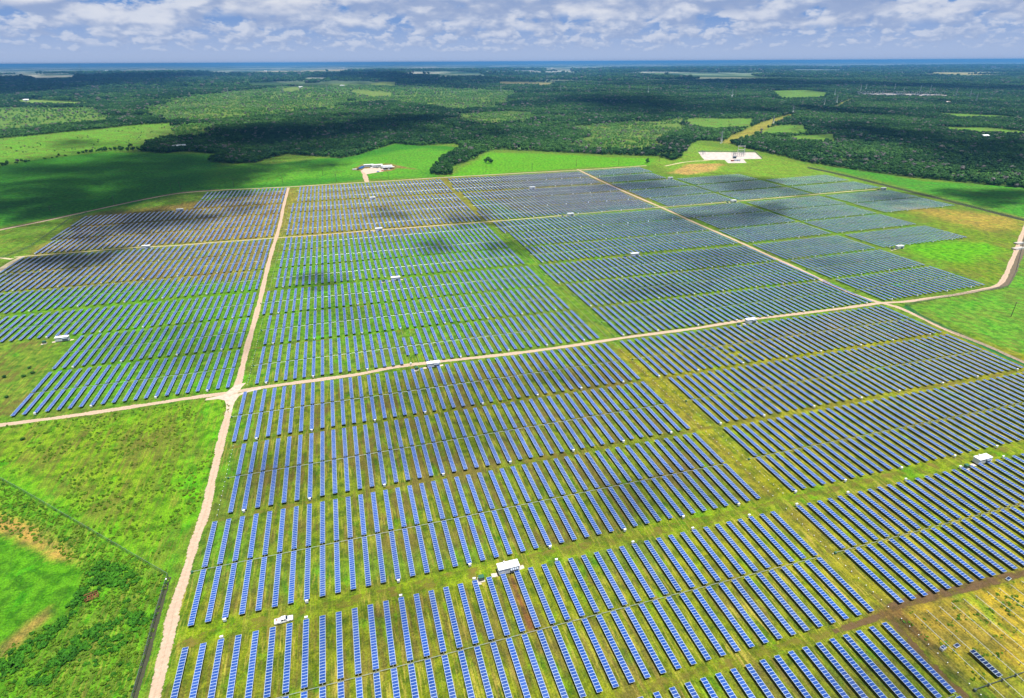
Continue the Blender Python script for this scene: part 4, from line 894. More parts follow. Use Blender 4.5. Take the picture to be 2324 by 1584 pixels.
def wire(a, b_, ha, hb, lab, off):
    bm = bmesh.new(); prev = None; A = Vector((*a,ha)); B = Vector((*b_,hb)); d = (B-A); d.z = 0; nr = Vector((-d.y,d.x,0)).normalized()*off
    for k in range(13): t_ = k/12; p = A.lerp(B, t_)+nr-Vector((0,0,4*t_*(1-t_)*min(12,d.length*.03))); prev and cyl(bm, prev, p, .1, n=3); prev = p
    tag(mesh_obj('power_line', bm, M['steel']), lab, 'power line')
def near_py(px): return min(PY, key=lambda p: abs(project(p[0],p[1])[0]-px))
W2 = [(830+1090*.38726),(830+1475*.38726),(830+2040*.38726)]; pp = [near_py(v) for v in W2]+[near_py(1660+437*.38726)]
for k in range(3):
    for off, nm in ((-5,'left'),(5,'right')): wire(pp[k][:2], pp[k+1][:2], 32, 32, '%s sagging power line, %s span over the woodland from the left' % (nm, ordw(k+1)), off)
mx, my = D['mast']; t = thing('radio_mast', 'tall thin radio mast on the left horizon', 'radio mast', (mx,my,0))
bm = bmesh.new(); cyl(bm, (0,0,0), (0,0,176), 3.2, 2.2, 5); mesh_obj('mast', bm, M['post'], t)
bm = bmesh.new(); [cyl(bm, (s*150,0,0), (0,0,150), 1.0, n=3) for s in (-1,1)]; mesh_obj('guy_wires', bm, M['post'], t)

# ------------------------------------------------------------------ scattered farm buildings
def house(w, d, h, label, wallm, roofm, loc, rz):
    t = thing('farm_building', label, 'farm building', loc, rz, 'small farm buildings in the distance')
    bm = bmesh.new(); box(bm, -w/2, w/2, -d/2, d/2, 0, h); mesh_obj('wall', bm, wallm, t)
    bm = bmesh.new(); e = .6; pts = [(-w/2-e,-d/2-e,h),(w/2+e,-d/2-e,h),(w/2+e,d/2+e,h),(-w/2-e,d/2+e,h),(-w/2-e,0,h+d*.22),(w/2+e,0,h+d*.22)]
    V_ = [bm.verts.new(p) for p in pts]
    for qd in ((0,1,5,4),(2,3,4,5),(0,4,3),(1,2,5),(0,3,2,1)): bm.faces.new([V_[i] for i in qd])
    mesh_obj('roof', bm, roofm, t)
    bm = bmesh.new(); box(bm, -w*.1, w*.15, -d/2-.05, -d/2, 0, h*.7); mesh_obj('door', bm, M['louver'], t)
    return t
HS = sorted(D['house'], key=lambda p: (round(math.hypot(*p)/3000), project(*p)[0]))
for k, (x, y) in enumerate(HS):
    dist = math.hypot(x, y); s = 12+min(dist, 16000)*.0028
    rr = random.Random(k); red = (k % 9 == 4)
    rng_ = 'in the nearer woodland' if dist < 4500 else ('in the distant woodland' if dist < 9000 else 'near the horizon')
    house(s*rr.uniform(.9,1.6), s*.6, 4+s*.12, '%s farm building %s, %s counted outward' % ('red roofed' if red else 'pale', rng_, ordw(k+1)), M['roof'], M['red'] if red else M['white'], (x,y,0), rr.uniform(-.5,.5))

# ------------------------------------------------------------------ work yard: trailers, containers, cars
YC = (126, 1085)
def trailer(x, y, rz, w, d, h, label, porch=False):
    t = thing('office_trailer', label, 'office trailer', (x,y,0), rz, 'white trailers in the yard')
    bm = bmesh.new(); box(bm, -w/2, w/2, -d/2, d/2, .6, h); mesh_obj('wall', bm, M['white_shaded'], t)
    bm = bmesh.new(); box(bm, -w/2-.3, w/2+.3, -d/2-.3, d/2+.3, h, h+.25); mesh_obj('roof', bm, M['white'], t)
    bm = bmesh.new(); box(bm, -w/2+.3, w/2-.3, -d/2+.3, d/2-.3, -.1, .6); mesh_obj('skirting', bm, M['black'], t)
    for k in range(4): bm = bmesh.new(); xx = -w/2+(k+.7)*w/4.4; box(bm, xx-.6, xx+.6, -d/2-.04, -d/2, 1.6, 2.8); mesh_obj('window', bm, M['louver'], t)
    if porch:
        bm = bmesh.new(); box(bm, -w/2+2, w/2+3, -d/2-5, -d/2-.3, 3.1, 3.3); pr = mesh_obj('awning', bm, M['white'], t)
        bm = bmesh.new(); [box(bm, xx-.1, xx+.1, -d/2-4.9, -d/2-4.7, 0, 3.1) for xx in (-w/2+2.2, 0, w/2+2.8)]; mesh_obj('posts', bm, M['steel'], pr)
def U2(px, py):   # photo pixel of the yard close-up -> ground
    dx = (px-1280)/FPX; dy = -(py-872.5)/FPX
    d = [dx*CR[i]+dy*CU[i]+CF[i] for i in range(3)]; t_ = -CAM[2]/d[2]; return (CAM[0]+t_*d[0], t_*d[1])
yd = lambda a, b_: U2(860+a*.15198, 380+b_*.15198)
trailer(*yd(408,240), .12, 17, 7, 3.6, 'white trailer at the left back of the yard'); trailer(*yd(548,250), .05, 19, 9, 4.4, 'white trailer with dark doorway in the middle of the yard')
trailer(*yd(705,268), .05, 19, 9, 4.6, 'white trailer with an awning, right end of the yard', True)
def container(x, y, rz, l, w, h, mat, label):
    t = thing('storage_container', label, 'container', (x,y,0), rz, 'containers at the left of the yard')
    bm = bmesh.new(); box(bm, -l/2, l/2, -w/2, w/2, .1, h)
    for k in range(int(l/.6)): xx = -l/2+.3+k*.6; box(bm, xx-.1, xx+.1, -w/2-.06, w/2+.06, .25, h-.15)
    mesh_obj('shell', bm, mat, t); bm = bmesh.new(); box(bm, l/2, l/2+.07, -w/2+.1, w/2-.1, .2, h-.1); mesh_obj('door', bm, M['steel'], t)
container(*yd(275,275), .5, 7, 3.5, 2.6, M['blue'], 'bright blue container at the left edge of the yard'); container(*yd(305,258), .4, 6, 3.2, 2.6, M['blue'], 'blue container behind the bright blue one')
container(*yd(175,292), .2, 8, 3, 1.6, M['roof'], 'pale flat container left of the blue ones'); container(*yd(235,292), .3, 4, 2.4, 2.4, M['darksteel'], 'dark bin beside the blue containers')
def car(x, y, rz, mat, label):
    t = thing('parked_car', label, 'car', (x,y,0), rz, 'vehicles parked in the yard')
    bm = bmesh.new(); loft(bm, [sec(-2.3,.85,.35,.9), sec(-1.5,.9,.3,1.0), sec(1.4,.9,.3,.98), sec(2.3,.82,.35,.8)]); bmesh.ops.recalc_face_normals(bm, faces=bm.faces[:]); mesh_obj('body', bm, mat, t)
    bm = bmesh.new(); loft(bm, [[(-1.7,-.8,.95),(-1.1,-.65,1.5),(-1.1,.65,1.5),(-1.7,.8,.95)], [(1.1,-.8,.95),(.4,-.65,1.5),(.4,.65,1.5),(1.1,.8,.95)]]); bmesh.ops.recalc_face_normals(bm, faces=bm.faces[:]); cb = mesh_obj('cabin', bm, mat, t)
    pane([(1.07,-.7,1.0),(1.07,.7,1.0),(.45,.6,1.46),(.45,-.6,1.46)], cb, 'windshield')
    for s in (-1,1):
        for xx in (-1.4,1.4): bm = bmesh.new(); cyl(bm, (xx,s*.7,.33), (xx,s*.9,.33), .33, n=10); mesh_obj('wheel', bm, M['rubber'], t)
for a, b_, mt, lb in ((455,265,'white','white car by the middle trailer of the yard'),(585,275,'white','white car right of the dark trailer doorway'),(560,330,'blue','dark blue car at the front edge of the yard'),(635,312,'red','red car in front of the awning trailer'),
                    (680,300,'louver','grey car beside the awning'),(740,290,'white','white car under the awning side'),(540,265,'darksteel','dark car parked against the middle trailer'),(430,262,'darksteel','dark car by the left trailer')):
    car(*yd(a,b_), random.uniform(-.6,.6), M[mt], lb)

# ------------------------------------------------------------------ substation gear on the white pad
sb = lambda a, b_: U2(1690+a*.22796, 340+b_*.22796)
gx_, gy_ = sb(705,225); t = thing('substation_gantry', 'white two level steel gantry with a tall spike on the white pad', 'gantry', (gx_,gy_,0), -.3)
bm = bmesh.new()
for xx in (-6.5,6.5):
    for yy in (-2,2): cyl(bm, (xx,yy,0), (xx*.97,yy*.3,21), .24, n=5)
mesh_obj('legs', bm, M['roof'], t)
for z in (13,19.5): bm = bmesh.new(); box(bm, -7, 7, -.7, .7, z-.4, z+.4); mesh_obj('beam', bm, M['roof'], t)
bm = bmesh.new(); cyl(bm, (-3,0,19), (-2,0,38), .32, .12, 6); mesh_obj('lightning_spike', bm, M['steel'], t)
gx_, gy_ = sb(640,245); t = thing('power_transformer', 'large dark transformer with fins on the white pad', 'transformer', (gx_,gy_,0), -.3)
bm = bmesh.new(); box(bm, -3, 3, -2, 2, 0, 4); mesh_obj('tank', bm, M['louver'], t)
bm = bmesh.new(); [box(bm, -2.6+k*.7, -2.3+k*.7, -3.2, -2.01, .6, 3.4) for k in range(8)]; mesh_obj('cooling_fins', bm, M['darksteel'], t)
for k in (-2,0,2): bm = bmesh.new(); cyl(bm, (k,0,4), (k,0,6.5), .3, .15, 6); mesh_obj('bushing', bm, M['roof'], t)
gx_, gy_ = sb(668,275); t = thing('control_house', 'small pale control building in front of the transformer on the pad', 'control building', (gx_,gy_,0), -.3)
bm = bmesh.new(); box(bm, -5.5, 5.5, -2.2, 2.2, 0, 3.2); mesh_obj('wall', bm, M['white_shaded'], t); bm = bmesh.new(); box(bm, -5.8, 5.8, -2.5, 2.5, 3.2, 3.45); mesh_obj('roof', bm, M['roof'], t)
bm = bmesh.new(); box(bm, -.5, .5, -2.25, -2.2, 0, 2.2); mesh_obj('door', bm, M['darksteel'], t)
gx_, gy_ = sb(617,277); t = thing('storage_container', 'rust red container at the front of the white pad', 'container', (gx_,gy_,0), -.3); bm = bmesh.new(); box(bm, -2.6,2.6,-1.2,1.2,0,2.4); mesh_obj('shell', bm, M['rust'], t); bm = bmesh.new(); box(bm, 2.6,2.68,-1.1,1.1,.1,2.3); mesh_obj('door', bm, M['darksteel'], t)
sw0 = None; kk = 0
for a, b_ in ((620,215),(632,225),(645,215),(655,228),(690,200),(700,210),(712,200),(722,210),(735,202),(745,212),(280,205),(295,212),(310,205),(635,235),(705,222),(728,225)):
    x, y = sb(a, b_); kk += 1; lab = 'thin grey switch frame standing on the white pad, %s of the cluster' % ordw(kk)
    if sw0 is None:
        o_ = thing('switch_frame', lab, 'switch frame', (x,y,0), -.3, 'switch frames of the substation')
        bm = bmesh.new(); [cyl(bm, (xx,0,0), (xx,0,6), .22, n=5) for xx in (-2,2)]; mesh_obj('legs', bm, M['louver'], o_); bm = bmesh.new(); box(bm, -2.6,2.6,-.25,.25,6,6.4); mesh_obj('crossbar', bm, M['louver'], o_)
        bm = bmesh.new(); [cyl(bm, (xx,0,6.4), (xx,0,8), .2, n=5) for xx in (-2,0,2)]; mesh_obj('insulators', bm, M['darksteel'], o_); sw0 = (o_, tree_of(o_))
    else: copy_tree(*sw0, (x,y,0), -.3, lab)
fence([D['subpad'][i] for i in (0,1,2,3)], 'dark wire fence behind the white substation pad', h=2.8, post=6, th=.15)
# distant switchyard structures
fy = lambda a, b_: U2(2060+a*.37994, 200+b_*.37994)
rr = random.Random(3); sy0 = None
for k in range(46):
    x, y = fy(220+(k*577/45) if k else 225, 99+rr.uniform(-8,8)); lab = 'small grey bus frame in the distant switchyard, %s from the left' % ordw(k+1)
    if sy0 is None:
        o_ = thing('bus_frame', lab, 'bus frame', (x,y,0), 0, 'bus frames of the distant switchyard')
        bm = bmesh.new(); [cyl(bm, (xx,0,0), (xx,0,15), .55, n=4) for xx in (-9,9)]; box(bm, -10,10,-.7,.7,14,15.2); mesh_obj('frame', bm, M['steel'], o_)
        bm = bmesh.new(); [box(bm, xx-1.6,xx+1.6,-3,3,0,5) for xx in (-5,1,6)]; mesh_obj('switchgear', bm, M['louver'], o_); sy0 = (o_, tree_of(o_))
    else: copy_tree(*sy0, (x,y,0), rr.uniform(-.4,.4), lab)
# ------------------------------------------------------------------ vegetation
def leaf_mat(name, cols, grey=0.0):
    m, q, b, o = newmat(name); oi = q.new('ShaderNodeObjectInfo'); pos = q.new('ShaderNodeNewGeometry').outputs['Position']
    r = q.new('ShaderNodeValToRGB'); e = r.color_ramp.elements; e[0].position = 0; e[0].color = (*cols[0],1); e[1].position = 1; e[1].color = (*cols[-1],1)
    for k, c in enumerate(cols[1:-1]): x = e.new((k+1)/(len(cols)-1)); x.color = (*c,1)
    big = q.noise(q.scalev(pos, (.0032,.0032,.0032)), 1.0, 5, .6); f_ = q.math('ADD', q.math('MULTIPLY', oi.outputs['Random'], .45), q.mapr(big, .38, .62, 0, .6))
    q.lk(f_, r.inputs[0]); n = q.noise(pos, .55, 2); v = q.mapr(n, .3, .7, .75, 1.3)
    s = q.new('ShaderNodeVectorMath', operation='SCALE'); q.lk(r.outputs[0], s.inputs[0]); q.lk(v, s.inputs[3]); col = s.outputs[0]
    if grey: col = q.mix(q.mapr(q.math('FRACT', q.math('MULTIPLY', oi.outputs['Random'], 7.31)), 1-grey, 1-grey+.03), col, (.15,.145,.135))
    q.lk(col, b.inputs['Base Color']); b.inputs['Roughness'].default_value = .8; b.inputs['Specular IOR Level'].default_value = .15
    return m
LM = {'wood': leaf_mat('woodland_leaves', [(.008,.036,.010),(.020,.070,.014),(.036,.110,.020),(.075,.18,.035)], .09),
      'scrub': leaf_mat('scrub_leaves', [(.050,.150,.024),(.09,.23,.035),(.13,.29,.06),(.19,.30,.12)], .12),
      'edge': leaf_mat('edge_leaves', [(.018,.065,.012),(.032,.105,.016),(.055,.15,.022)]),
      'brush': leaf_mat('brush_leaves', [(.022,.105,.006),(.042,.160,.006),(.070,.215,.008)]),
      'tuft': leaf_mat('tuft_leaves', [(.060,.160,.006),(.095,.175,.008),(.15,.18,.02)])}
def crown(bm, r, h, z0, nb, nl, size, seed, core=True, mi=0):
    rr = random.Random(seed); blobs = [(Vector((0,0,z0+h*.5)), r*.72)]
    for k in range(nb):
        a = rr.uniform(0, 6.283); d = r*rr.uniform(.3,.72); blobs.append((Vector((math.cos(a)*d, math.sin(a)*d, z0+h*rr.uniform(.25,.85))), r*rr.uniform(.3,.5)))
    for c, br in blobs:
        if core: bmesh.ops.create_icosphere(bm, subdivisions=1, radius=br*.8, matrix=Matrix.Translation(c)@Matrix.Diagonal((1,1,h/(2*r)*1.15,1))@Matrix.Rotation(rr.uniform(0,3),4,'Z'))
    for k in range(nl):
        c, br = blobs[rr.randrange(len(blobs))]
        d = Vector((rr.gauss(0,1), rr.gauss(0,1), rr.gauss(.25,1))).normalized()
        p = c+Vector((d.x*br, d.y*br, d.z*br*h/(2*r)*1.15))*rr.uniform(.8,1.18)
        n_ = (d+Vector((rr.gauss(0,.5),rr.gauss(0,.5),rr.gauss(.2,.5)))).normalized(); u = n_.orthogonal().normalized(); w = n_.cross(u); s = size*rr.uniform(.6,1.4)
        bm.faces.new([bm.verts.new(p+u*s*a+w*s*b_) for a, b_ in ((-1,-.6),(.4,-1),(1,.5),(-.3,1))])
def trunk(bm, h, r, seed):
    rr = random.Random(seed); top = Vector((rr.uniform(-.3,.3), rr.uniform(-.3,.3), h)); cyl(bm, (0,0,-.2), top, r, r*.6, 6)
    for k in range(4):
        a = k*1.57+rr.uniform(-.5,.5); cyl(bm, top-Vector((0,0,h*.2)), top+Vector((math.cos(a)*h*.5, math.sin(a)*h*.5, h*.6)), r*.5, r*.2, 5)
M['bark'] = simple('bark', (.10,.08,.06), .95, var=.3)
SRC = {}
def source(kind, n, r, h, z0, nb, nl, size, mat):
    c = bpy.data.collections.new(kind); 
    for k in range(n):
        bm = bmesh.new(); rk = r*(.85+.1*k); hk = h*(1+.12*((k*7)%3-1)); crown(bm, rk, hk, z0, nb, nl, size, 50+k+len(kind))
        if z0 > .5: trunk(bm, z0+1, .25, k)
        me_ = bpy.data.meshes.new(kind+'_shape'); bm.to_mesh(me_); bm.free(); me_.materials.append(mat)
        c.objects.link(bpy.data.objects.new(kind+'_shape', me_))
    SRC[kind] = c
source('wood', 5, 4.2, 7, 1.2, 5, 110, .75, LM['wood']); source('scrub', 4, 2.6, 3.6, .3, 4, 80, .55, LM['scrub'])
source('brush', 4, 1.5, 1.5, 0, 4, 90, .26, LM['brush']); source('tuft', 4, .55, .5, 0, 2, 26, .16, LM['tuft'])
def scatter(name, kind, pts, scl, label, cat):
    me_ = bpy.data.meshes.new(name); me_.vertices.add(len(pts)); co = np.zeros((len(pts),3)); co[:,:2] = pts; me_.vertices.foreach_set('co', co.ravel())
    a = me_.attributes.new('scl','FLOAT','POINT'); a.data.foreach_set('value', scl.astype(np.float32))
    o_ = link(bpy.data.objects.new(name, me_)); tag(o_, label, cat, kind='stuff')
    ng = bpy.data.node_groups.new(name+'_scatter', 'GeometryNodeTree'); ng.interface.new_socket('Geometry', in_out='INPUT', socket_type='NodeSocketGeometry'); ng.interface.new_socket('Geometry', in_out='OUTPUT', socket_type='NodeSocketGeometry')
    q = NT(ng) if False else None; N_ = ng.nodes; L_ = ng.links
    gi = N_.new('NodeGroupInput'); go = N_.new('NodeGroupOutput'); mp = N_.new('GeometryNodeMeshToPoints'); iop = N_.new('GeometryNodeInstanceOnPoints'); ci = N_.new('GeometryNodeCollectionInfo')
    ci.inputs['Collection'].default_value = SRC[kind]; ci.inputs['Separate Children'].default_value = True; ci.inputs['Reset Children'].default_value = True
    iop.inputs['Pick Instance'].default_value = True
    ri = N_.new('FunctionNodeRandomValue'); ri.data_type = 'INT'; ri.inputs[4].default_value = 0; ri.inputs[5].default_value = len(SRC[kind].objects)-1
    rv = N_.new('FunctionNodeRandomValue'); rv.data_type = 'FLOAT'; rv.inputs[2].default_value = 0; rv.inputs[3].default_value = 6.283; rv.inputs['Seed'].default_value = 5
    cx3 = N_.new('ShaderNodeCombineXYZ'); L_.new(rv.outputs[1], cx3.inputs[2])
    na = N_.new('GeometryNodeInputNamedAttribute'); na.data_type = 'FLOAT'; na.inputs[0].default_value = 'scl'
    e2r = N_.new('FunctionNodeEulerToRotation'); L_.new(cx3.outputs[0], e2r.inputs[0])
    L_.new(gi.outputs[0], mp.inputs[0]); L_.new(mp.outputs[0], iop.inputs['Points']); L_.new(ci.outputs[0], iop.inputs['Instance']); L_.new(ri.outputs[2], iop.inputs['Instance Index'])
    L_.new(e2r.outputs[0], iop.inputs['Rotation']); L_.new(na.outputs[0], iop.inputs['Scale']); L_.new(iop.outputs[0], go.inputs[0])
    mo = o_.modifiers.new('scatter', 'NODES'); mo.node_group = ng
    return o_
def visible(x, y, m=40):
    dx, dy, dz = x-CAM[0], y-CAM[1], -CAM[2]
    d = dx*CF[0]+dy*CF[1]+dz*CF[2]; px = 1280+FPX*(dx*CR[0]+dy*CR[1]+dz*CR[2])/d
    return (d > 0)&(px > -m)&(px < 2560+m)
clears = [(n, p) for n, p in C_.items()]
scr = [p for n, p in D['scrubzones'].items()]
def inside(px, py, poly): return soft(poly, .5, 0, 0, px, py) > .5
def gen_wood(y0, y1, sp_, jit, sc):
    xs = []; ys = []; y = y0
    nrow = int((y1-y0)/sp_)
    yy = y0+np.arange(nrow)*sp_
    for yv in yy:
        x0 = CAM[0]+(yv)*(-1.25)-100; x1 = CAM[0]+yv*1.75+200
        xv = np.arange(x0, x1, sp_); xs.append(xv+rng.uniform(-jit,jit,len(xv))*sp_); ys.append(np.full(len(xv), yv)+rng.uniform(-jit,jit,len(xv))*sp_)
    x = np.concatenate(xs); y = np.concatenate(ys); k = visible(x, y); return x[k], y[k]
WX = []; WY = []; WS = []; SX = []; SY = []; SS = []
for y0, y1, sp_, sc in ((560,1700,6.8,1.0),(1700,2500,8.2,1.12),(2500,3600,11,1.4),(3600,5400,17,2.0),(5400,9000,34,3.4),(9000,15000,62,5.5)):
    x, y = gen_wood(y0, y1, sp_, .45, sc)
    ok = inside(x, y, FRONT)
    cl = np.zeros(len(x), bool)
    for n, p in clears:
        if n == 'scrub_west': continue
        cl |= soft(p, 3, 6 if y0 < 3000 else 14, 9, x, y) > .5
    sc_w = soft(C_['scrub_west'], 10, 25, 4, x, y) > .5
    for p in (D['farpad'], D['farpad2'], D['subpad']): cl |= inside(x, y, p)
    zone = np.zeros(len(x))
    for p in scr: zone = np.maximum(zone, soft(p, 120, 90, 12, x, y))
    zone = np.maximum(zone, sc_w*1.0)
    d1 = fbm(x, y, 90, 21); d2 = fbm(x, y, 420, 22, 3)
    r = rng.random(len(x))
    scrubby = (zone*1.1+(d2-.5)*1.5 > .62)
    glade = (d1 > .63)&(d2 > .47)
    pt = ok&~cl&~scrubby&~((sc_w > .5)&(d1 < .60))&((r < .97))&~(glade&(r > .22))
    ps = ok&~cl&(scrubby|glade)&(fbm(x, y, 35, 23) > .42)&(r < np.where(sc_w > .5, .22, .55))
    if y0 >= 5400:                       # beyond the wood: leave broad farmland gaps
        op = fbm(x, y*.45, 900, 24, 4) < .53; pt &= op; ps &= op
    s = sc*rng.uniform(.6,1.2,len(x))*(1+.35*(fbm(x,y,60,25)-.5)*2)
    WX.append(x[pt]); WY.append(y[pt]); WS.append(s[pt]*.95); SX.append(x[ps]); SY.append(y[ps]); SS.append(s[ps]*1.15)
# sparse shrubs dotted over the open meadows
x = rng.uniform(-1700, 1700, 26000); y = rng.uniform(1000, 3600, 26000); k = visible(x, y)&(soft(C_['meadow_west'], 3, 0, 1, x, y)+soft(C_['meadow_e1'], 3, 0, 1, x, y)+soft(C_['meadow_ne'], 3, 0, 1, x, y) > .5)&(fbm(x, y, 60, 31) > .52)&(rng.random(len(x)) < .45)
SX.append(x[k]); SY.append(y[k]); SS.append(rng.uniform(.4,.9,k.sum()))
wp = np.stack([np.concatenate(WX), np.concatenate(WY)], 1); sp2 = np.stack([np.concatenate(SX), np.concatenate(SY)], 1)
print('wood', len(wp), 'scrub', len(sp2))
scatter('woodland', 'wood', wp, np.concatenate(WS), 'dense dark green woodland stretching from the farm to the horizon', 'woodland')
scatter('scrubland', 'scrub', sp2, np.concatenate(SS), 'lighter green scrub and bushes in the openings of the woodland', 'scrub')
# lower left brush
BR = R['brushland']; x = rng.uniform(-190, 10, 42000); y = rng.uniform(120, 330, 42000)
inb = inside(x, y, BR)&~(soft(R['smooth'], 2, 3, 20, x, y) > .5)&~(soft(R['tan'], 2, 2.5, 21, x, y) > .5)&~(soft(R['tan2'], 2, 2.5, 22, x, y) > .5)
bl = lambda a, b_: U2(a*.33435, 1450+b_*.33435)
darkband = [[bl(*p) for p in pl] for pl in ([(0,620),(120,560),(300,430),(420,300),(560,150),(600,170),(540,250),(440,380),(330,500),(180,640),(0,700)],[(300,740),(420,600),(560,470),(700,400),(880,300),(920,310),(760,410),(620,500),(470,640),(400,730)],[(640,480),(860,430),(980,420),(900,520),(740,560)],[(560,130),(640,60),(720,0),(760,10),(640,150)],[(640,-60),(760,-120),(900,-80),(1000,0),(940,60),(780,40)],[(900,240),(1000,220),(1080,300),(1010,380),(920,360)])]
db = np.zeros(len(x))
for p in darkband: db = np.maximum(db, soft(p, 5, 2.5, 5, x, y))
n1_ = fbm(x, y, 9, 41); keep_ = inb&((db > .28)|((n1_ > .52)&(rng.random(len(x)) < .16)))
for_b = keep_&(rng.random(len(x)) < .55)
scatter('brush', 'brush', np.stack([x[for_b], y[for_b]], 1), (rng.uniform(.45,1.0,for_b.sum())*(.6+.7*db[for_b])), 'dark green brush in bands across the rough ground, lower left', 'brush')
x2 = rng.uniform(-190, 12, 60000); y2 = rng.uniform(120, 340, 60000)
k = (inside(x2, y2, BR)&~inside(x2, y2, R['smooth'])&(rng.random(len(x2)) < .42))|((soft(R['triangle'], 2, 0, 1, x2, y2) > .5)&(rng.random(len(x2)) < .16)&(fbm(x2, y2, 12, 51) > .45))
scatter('tall_grass', 'tuft', np.stack([x2[k], y2[k]], 1), rng.uniform(.5,1.5,k.sum()), 'rough tall grass tufts in the lower left meadows', 'grass')
x3 = rng.uniform(225, 420, 9000); y3 = rng.uniform(60, 100, 9000); k = inside(x3, y3, R['tubes'])&(fbm(x3, y3, 4, 61) > .60)&(rng.random(len(x3)) < .4)
scatter('weeds', 'tuft', np.stack([x3[k], y3[k]], 1), rng.uniform(.4,1.1,k.sum()), 'weeds growing between the bare tracker tubes, lower right', 'weeds')
# single trees and bushes one can point at
TP = {}
def tree(x, y, s, label, cat='tree', group=None, low=False):
    key = (low, random.randrange(4))
    if key not in TP:
        t = thing('bush' if low else 'broadleaf_tree', label, cat, (x,y,0), random.uniform(0,6), group)
        bm = bmesh.new(); trunk(bm, 1.0 if low else 2.4, .28, key[1]); mesh_obj('trunk', bm, M['bark'], t)
        bm = bmesh.new(); crown(bm, 4.0, 4.5 if low else 7, .2 if low else 1.3, 6, 240, .55, 90+key[1]); mesh_obj('crown', bm, LM['edge'], t)
        TP[key] = (t, tree_of(t))
        t.scale = (s,s,s); return
    r_ = copy_tree(*TP[key], (x,y,0), random.uniform(0,6), label, group); r_.scale = (s*random.uniform(.9,1.1),s,s*random.uniform(.85,1.1)); r_['category'] = cat
for k, (x, y) in enumerate(D['tree']):
    px_ = project(x, y)
    lab = {0:'dark lone tree in the bright green field right of the tree belt',1:'smaller tree at the left foot of the lone dark tree',2:'small bush at the right foot of the lone dark tree'}.get(k)
    if lab is None:
        lab = ('dark tree at the left hedgerow, %s from the left' % ordw(k-2)) if px_[0] < 600 else ('green bush near the bright field corner, %s from the left' % ordw(k-11))
    tree(x, y, 1.35 if k == 0 else .9, lab)
PEN = D['pen']; xs_p = [p[0] for p in PEN]; ys_p = [p[1] for p in PEN]; cnt = 0; pts_ = []
for _ in range(4000):
    x = random.uniform(min(xs_p), max(xs_p)); y = random.uniform(min(ys_p), max(ys_p))
    if sdist(np.array([x]), np.array([y]), PEN)[0] > .5 and all((x-a)**2+(y-b_)**2 > 30 for a, b_ in pts_): pts_.append((x,y))
pts_ = pts_[:110]
for x, y in pts_: tree(x, y, random.uniform(.75,1.25), 'dark green tree in the narrow belt reaching from the woodland to the farm', group='trees of the narrow belt')
E_ = [p for p in FE if project(*p)[0] > -60]; k = 0
for a, b_ in zip(FE, FE[1:]):
    A = Vector(a); B = Vector(b_); L_ = (B-A).length; n = int(L_/9.5)
    for j in range(n):
        p = A.lerp(B, (j+.5)/n)+Vector((random.uniform(-3,3), random.uniform(0,6)))
        pr = project(p.x, p.y)
        if 250 < pr[0] < 2560 and pr[2] > 0 and not (1750 < pr[0] < 1815 and pr[1] < 360):
            if k < 170: tree(p.x, p.y, random.uniform(.7,1.3), 'green tree in the front row of the woodland edge', group='front row trees of the woodland edge')
            k += 1
print('edge trees', k)
HR = [U2(0+a*.38726, 130+b_*.38726) for a, b_ in ((0,735),(80,725),(150,715),(240,695),(320,690),(400,675),(480,662),(560,650),(640,640))]
k = 0
for a, b_ in zip(HR, HR[1:]):
    A = Vector(a); B = Vector(b_); n = int((B-A).length/11)
    for j in range(n):
        if (k*7)%5 == 3: k += 1; continue
        p = A.lerp(B, (j+.5)/n)+Vector((random.uniform(-3,3), random.uniform(-3,3))); k += 1
        tree(p.x, p.y, random.uniform(.6,1.1), 'low dark bush in the hedgerow behind the left crop field', 'bush', 'hedgerow bushes', True)
for k, (a, b_) in enumerate(((215,860),(155,885),(190,830),(25,890),(40,1020),(150,1290))):
    x, y = U2(a*.38726, 600+b_*.38726); tree(x, y, .33, '%s small bush in the rough meadow below the left field' % ordw(k+1), 'bush', 'bushes of the rough meadow', True)

# ------------------------------------------------------------------ clouds overhead that shade the ground (out of frame, high above)
SUN_EL, SUN_AZ = 78.0, math.radians(150)      # azimuth measured from +y clockwise
sd = Vector((math.sin(SUN_AZ)*math.cos(math.radians(SUN_EL)), math.cos(SUN_AZ)*math.cos(math.radians(SUN_EL)), math.sin(math.radians(SUN_EL))))
m, q, b, o = newmat('cloud'); pos = q.new('ShaderNodeNewGeometry').outputs['Position']; tcc = q.new('ShaderNodeTexCoord').outputs['Object']
b.inputs['Base Color'].default_value = (.9,.92,.95,1); b.inputs['Roughness'].default_value = 1; b.inputs['Specular IOR Level'].default_value = 0
flat = q.scalev(tcc, (1,1,0)); ln = q.new('ShaderNodeVectorMath', operation='LENGTH'); q.lk(flat, ln.inputs[0])
oi = q.new('ShaderNodeObjectInfo'); cof = q.new('ShaderNodeVectorMath', operation='SCALE'); q.lk(oi.outputs['Location'], cof.inputs[0]); cof.inputs[3].default_value = .013
add_ = q.new('ShaderNodeVectorMath', operation='ADD'); q.lk(flat, add_.inputs[0]); q.lk(cof.outputs[0], add_.inputs[1])
nn = q.noise(add_.outputs[0], 1.5, 5, .62, .3)
dens = q.math('ADD', q.math('SUBTRACT', 1.0, ln.outputs['Value']), q.math('MULTIPLY', q.math('SUBTRACT', nn, .5), 2.6))
q.lk(q.math('MULTIPLY', q.mapr(dens, .0, 1.0, 0, .62), oi.outputs['Alpha']), b.inputs['Alpha'])
CLH = 620.0; cl_mesh = []
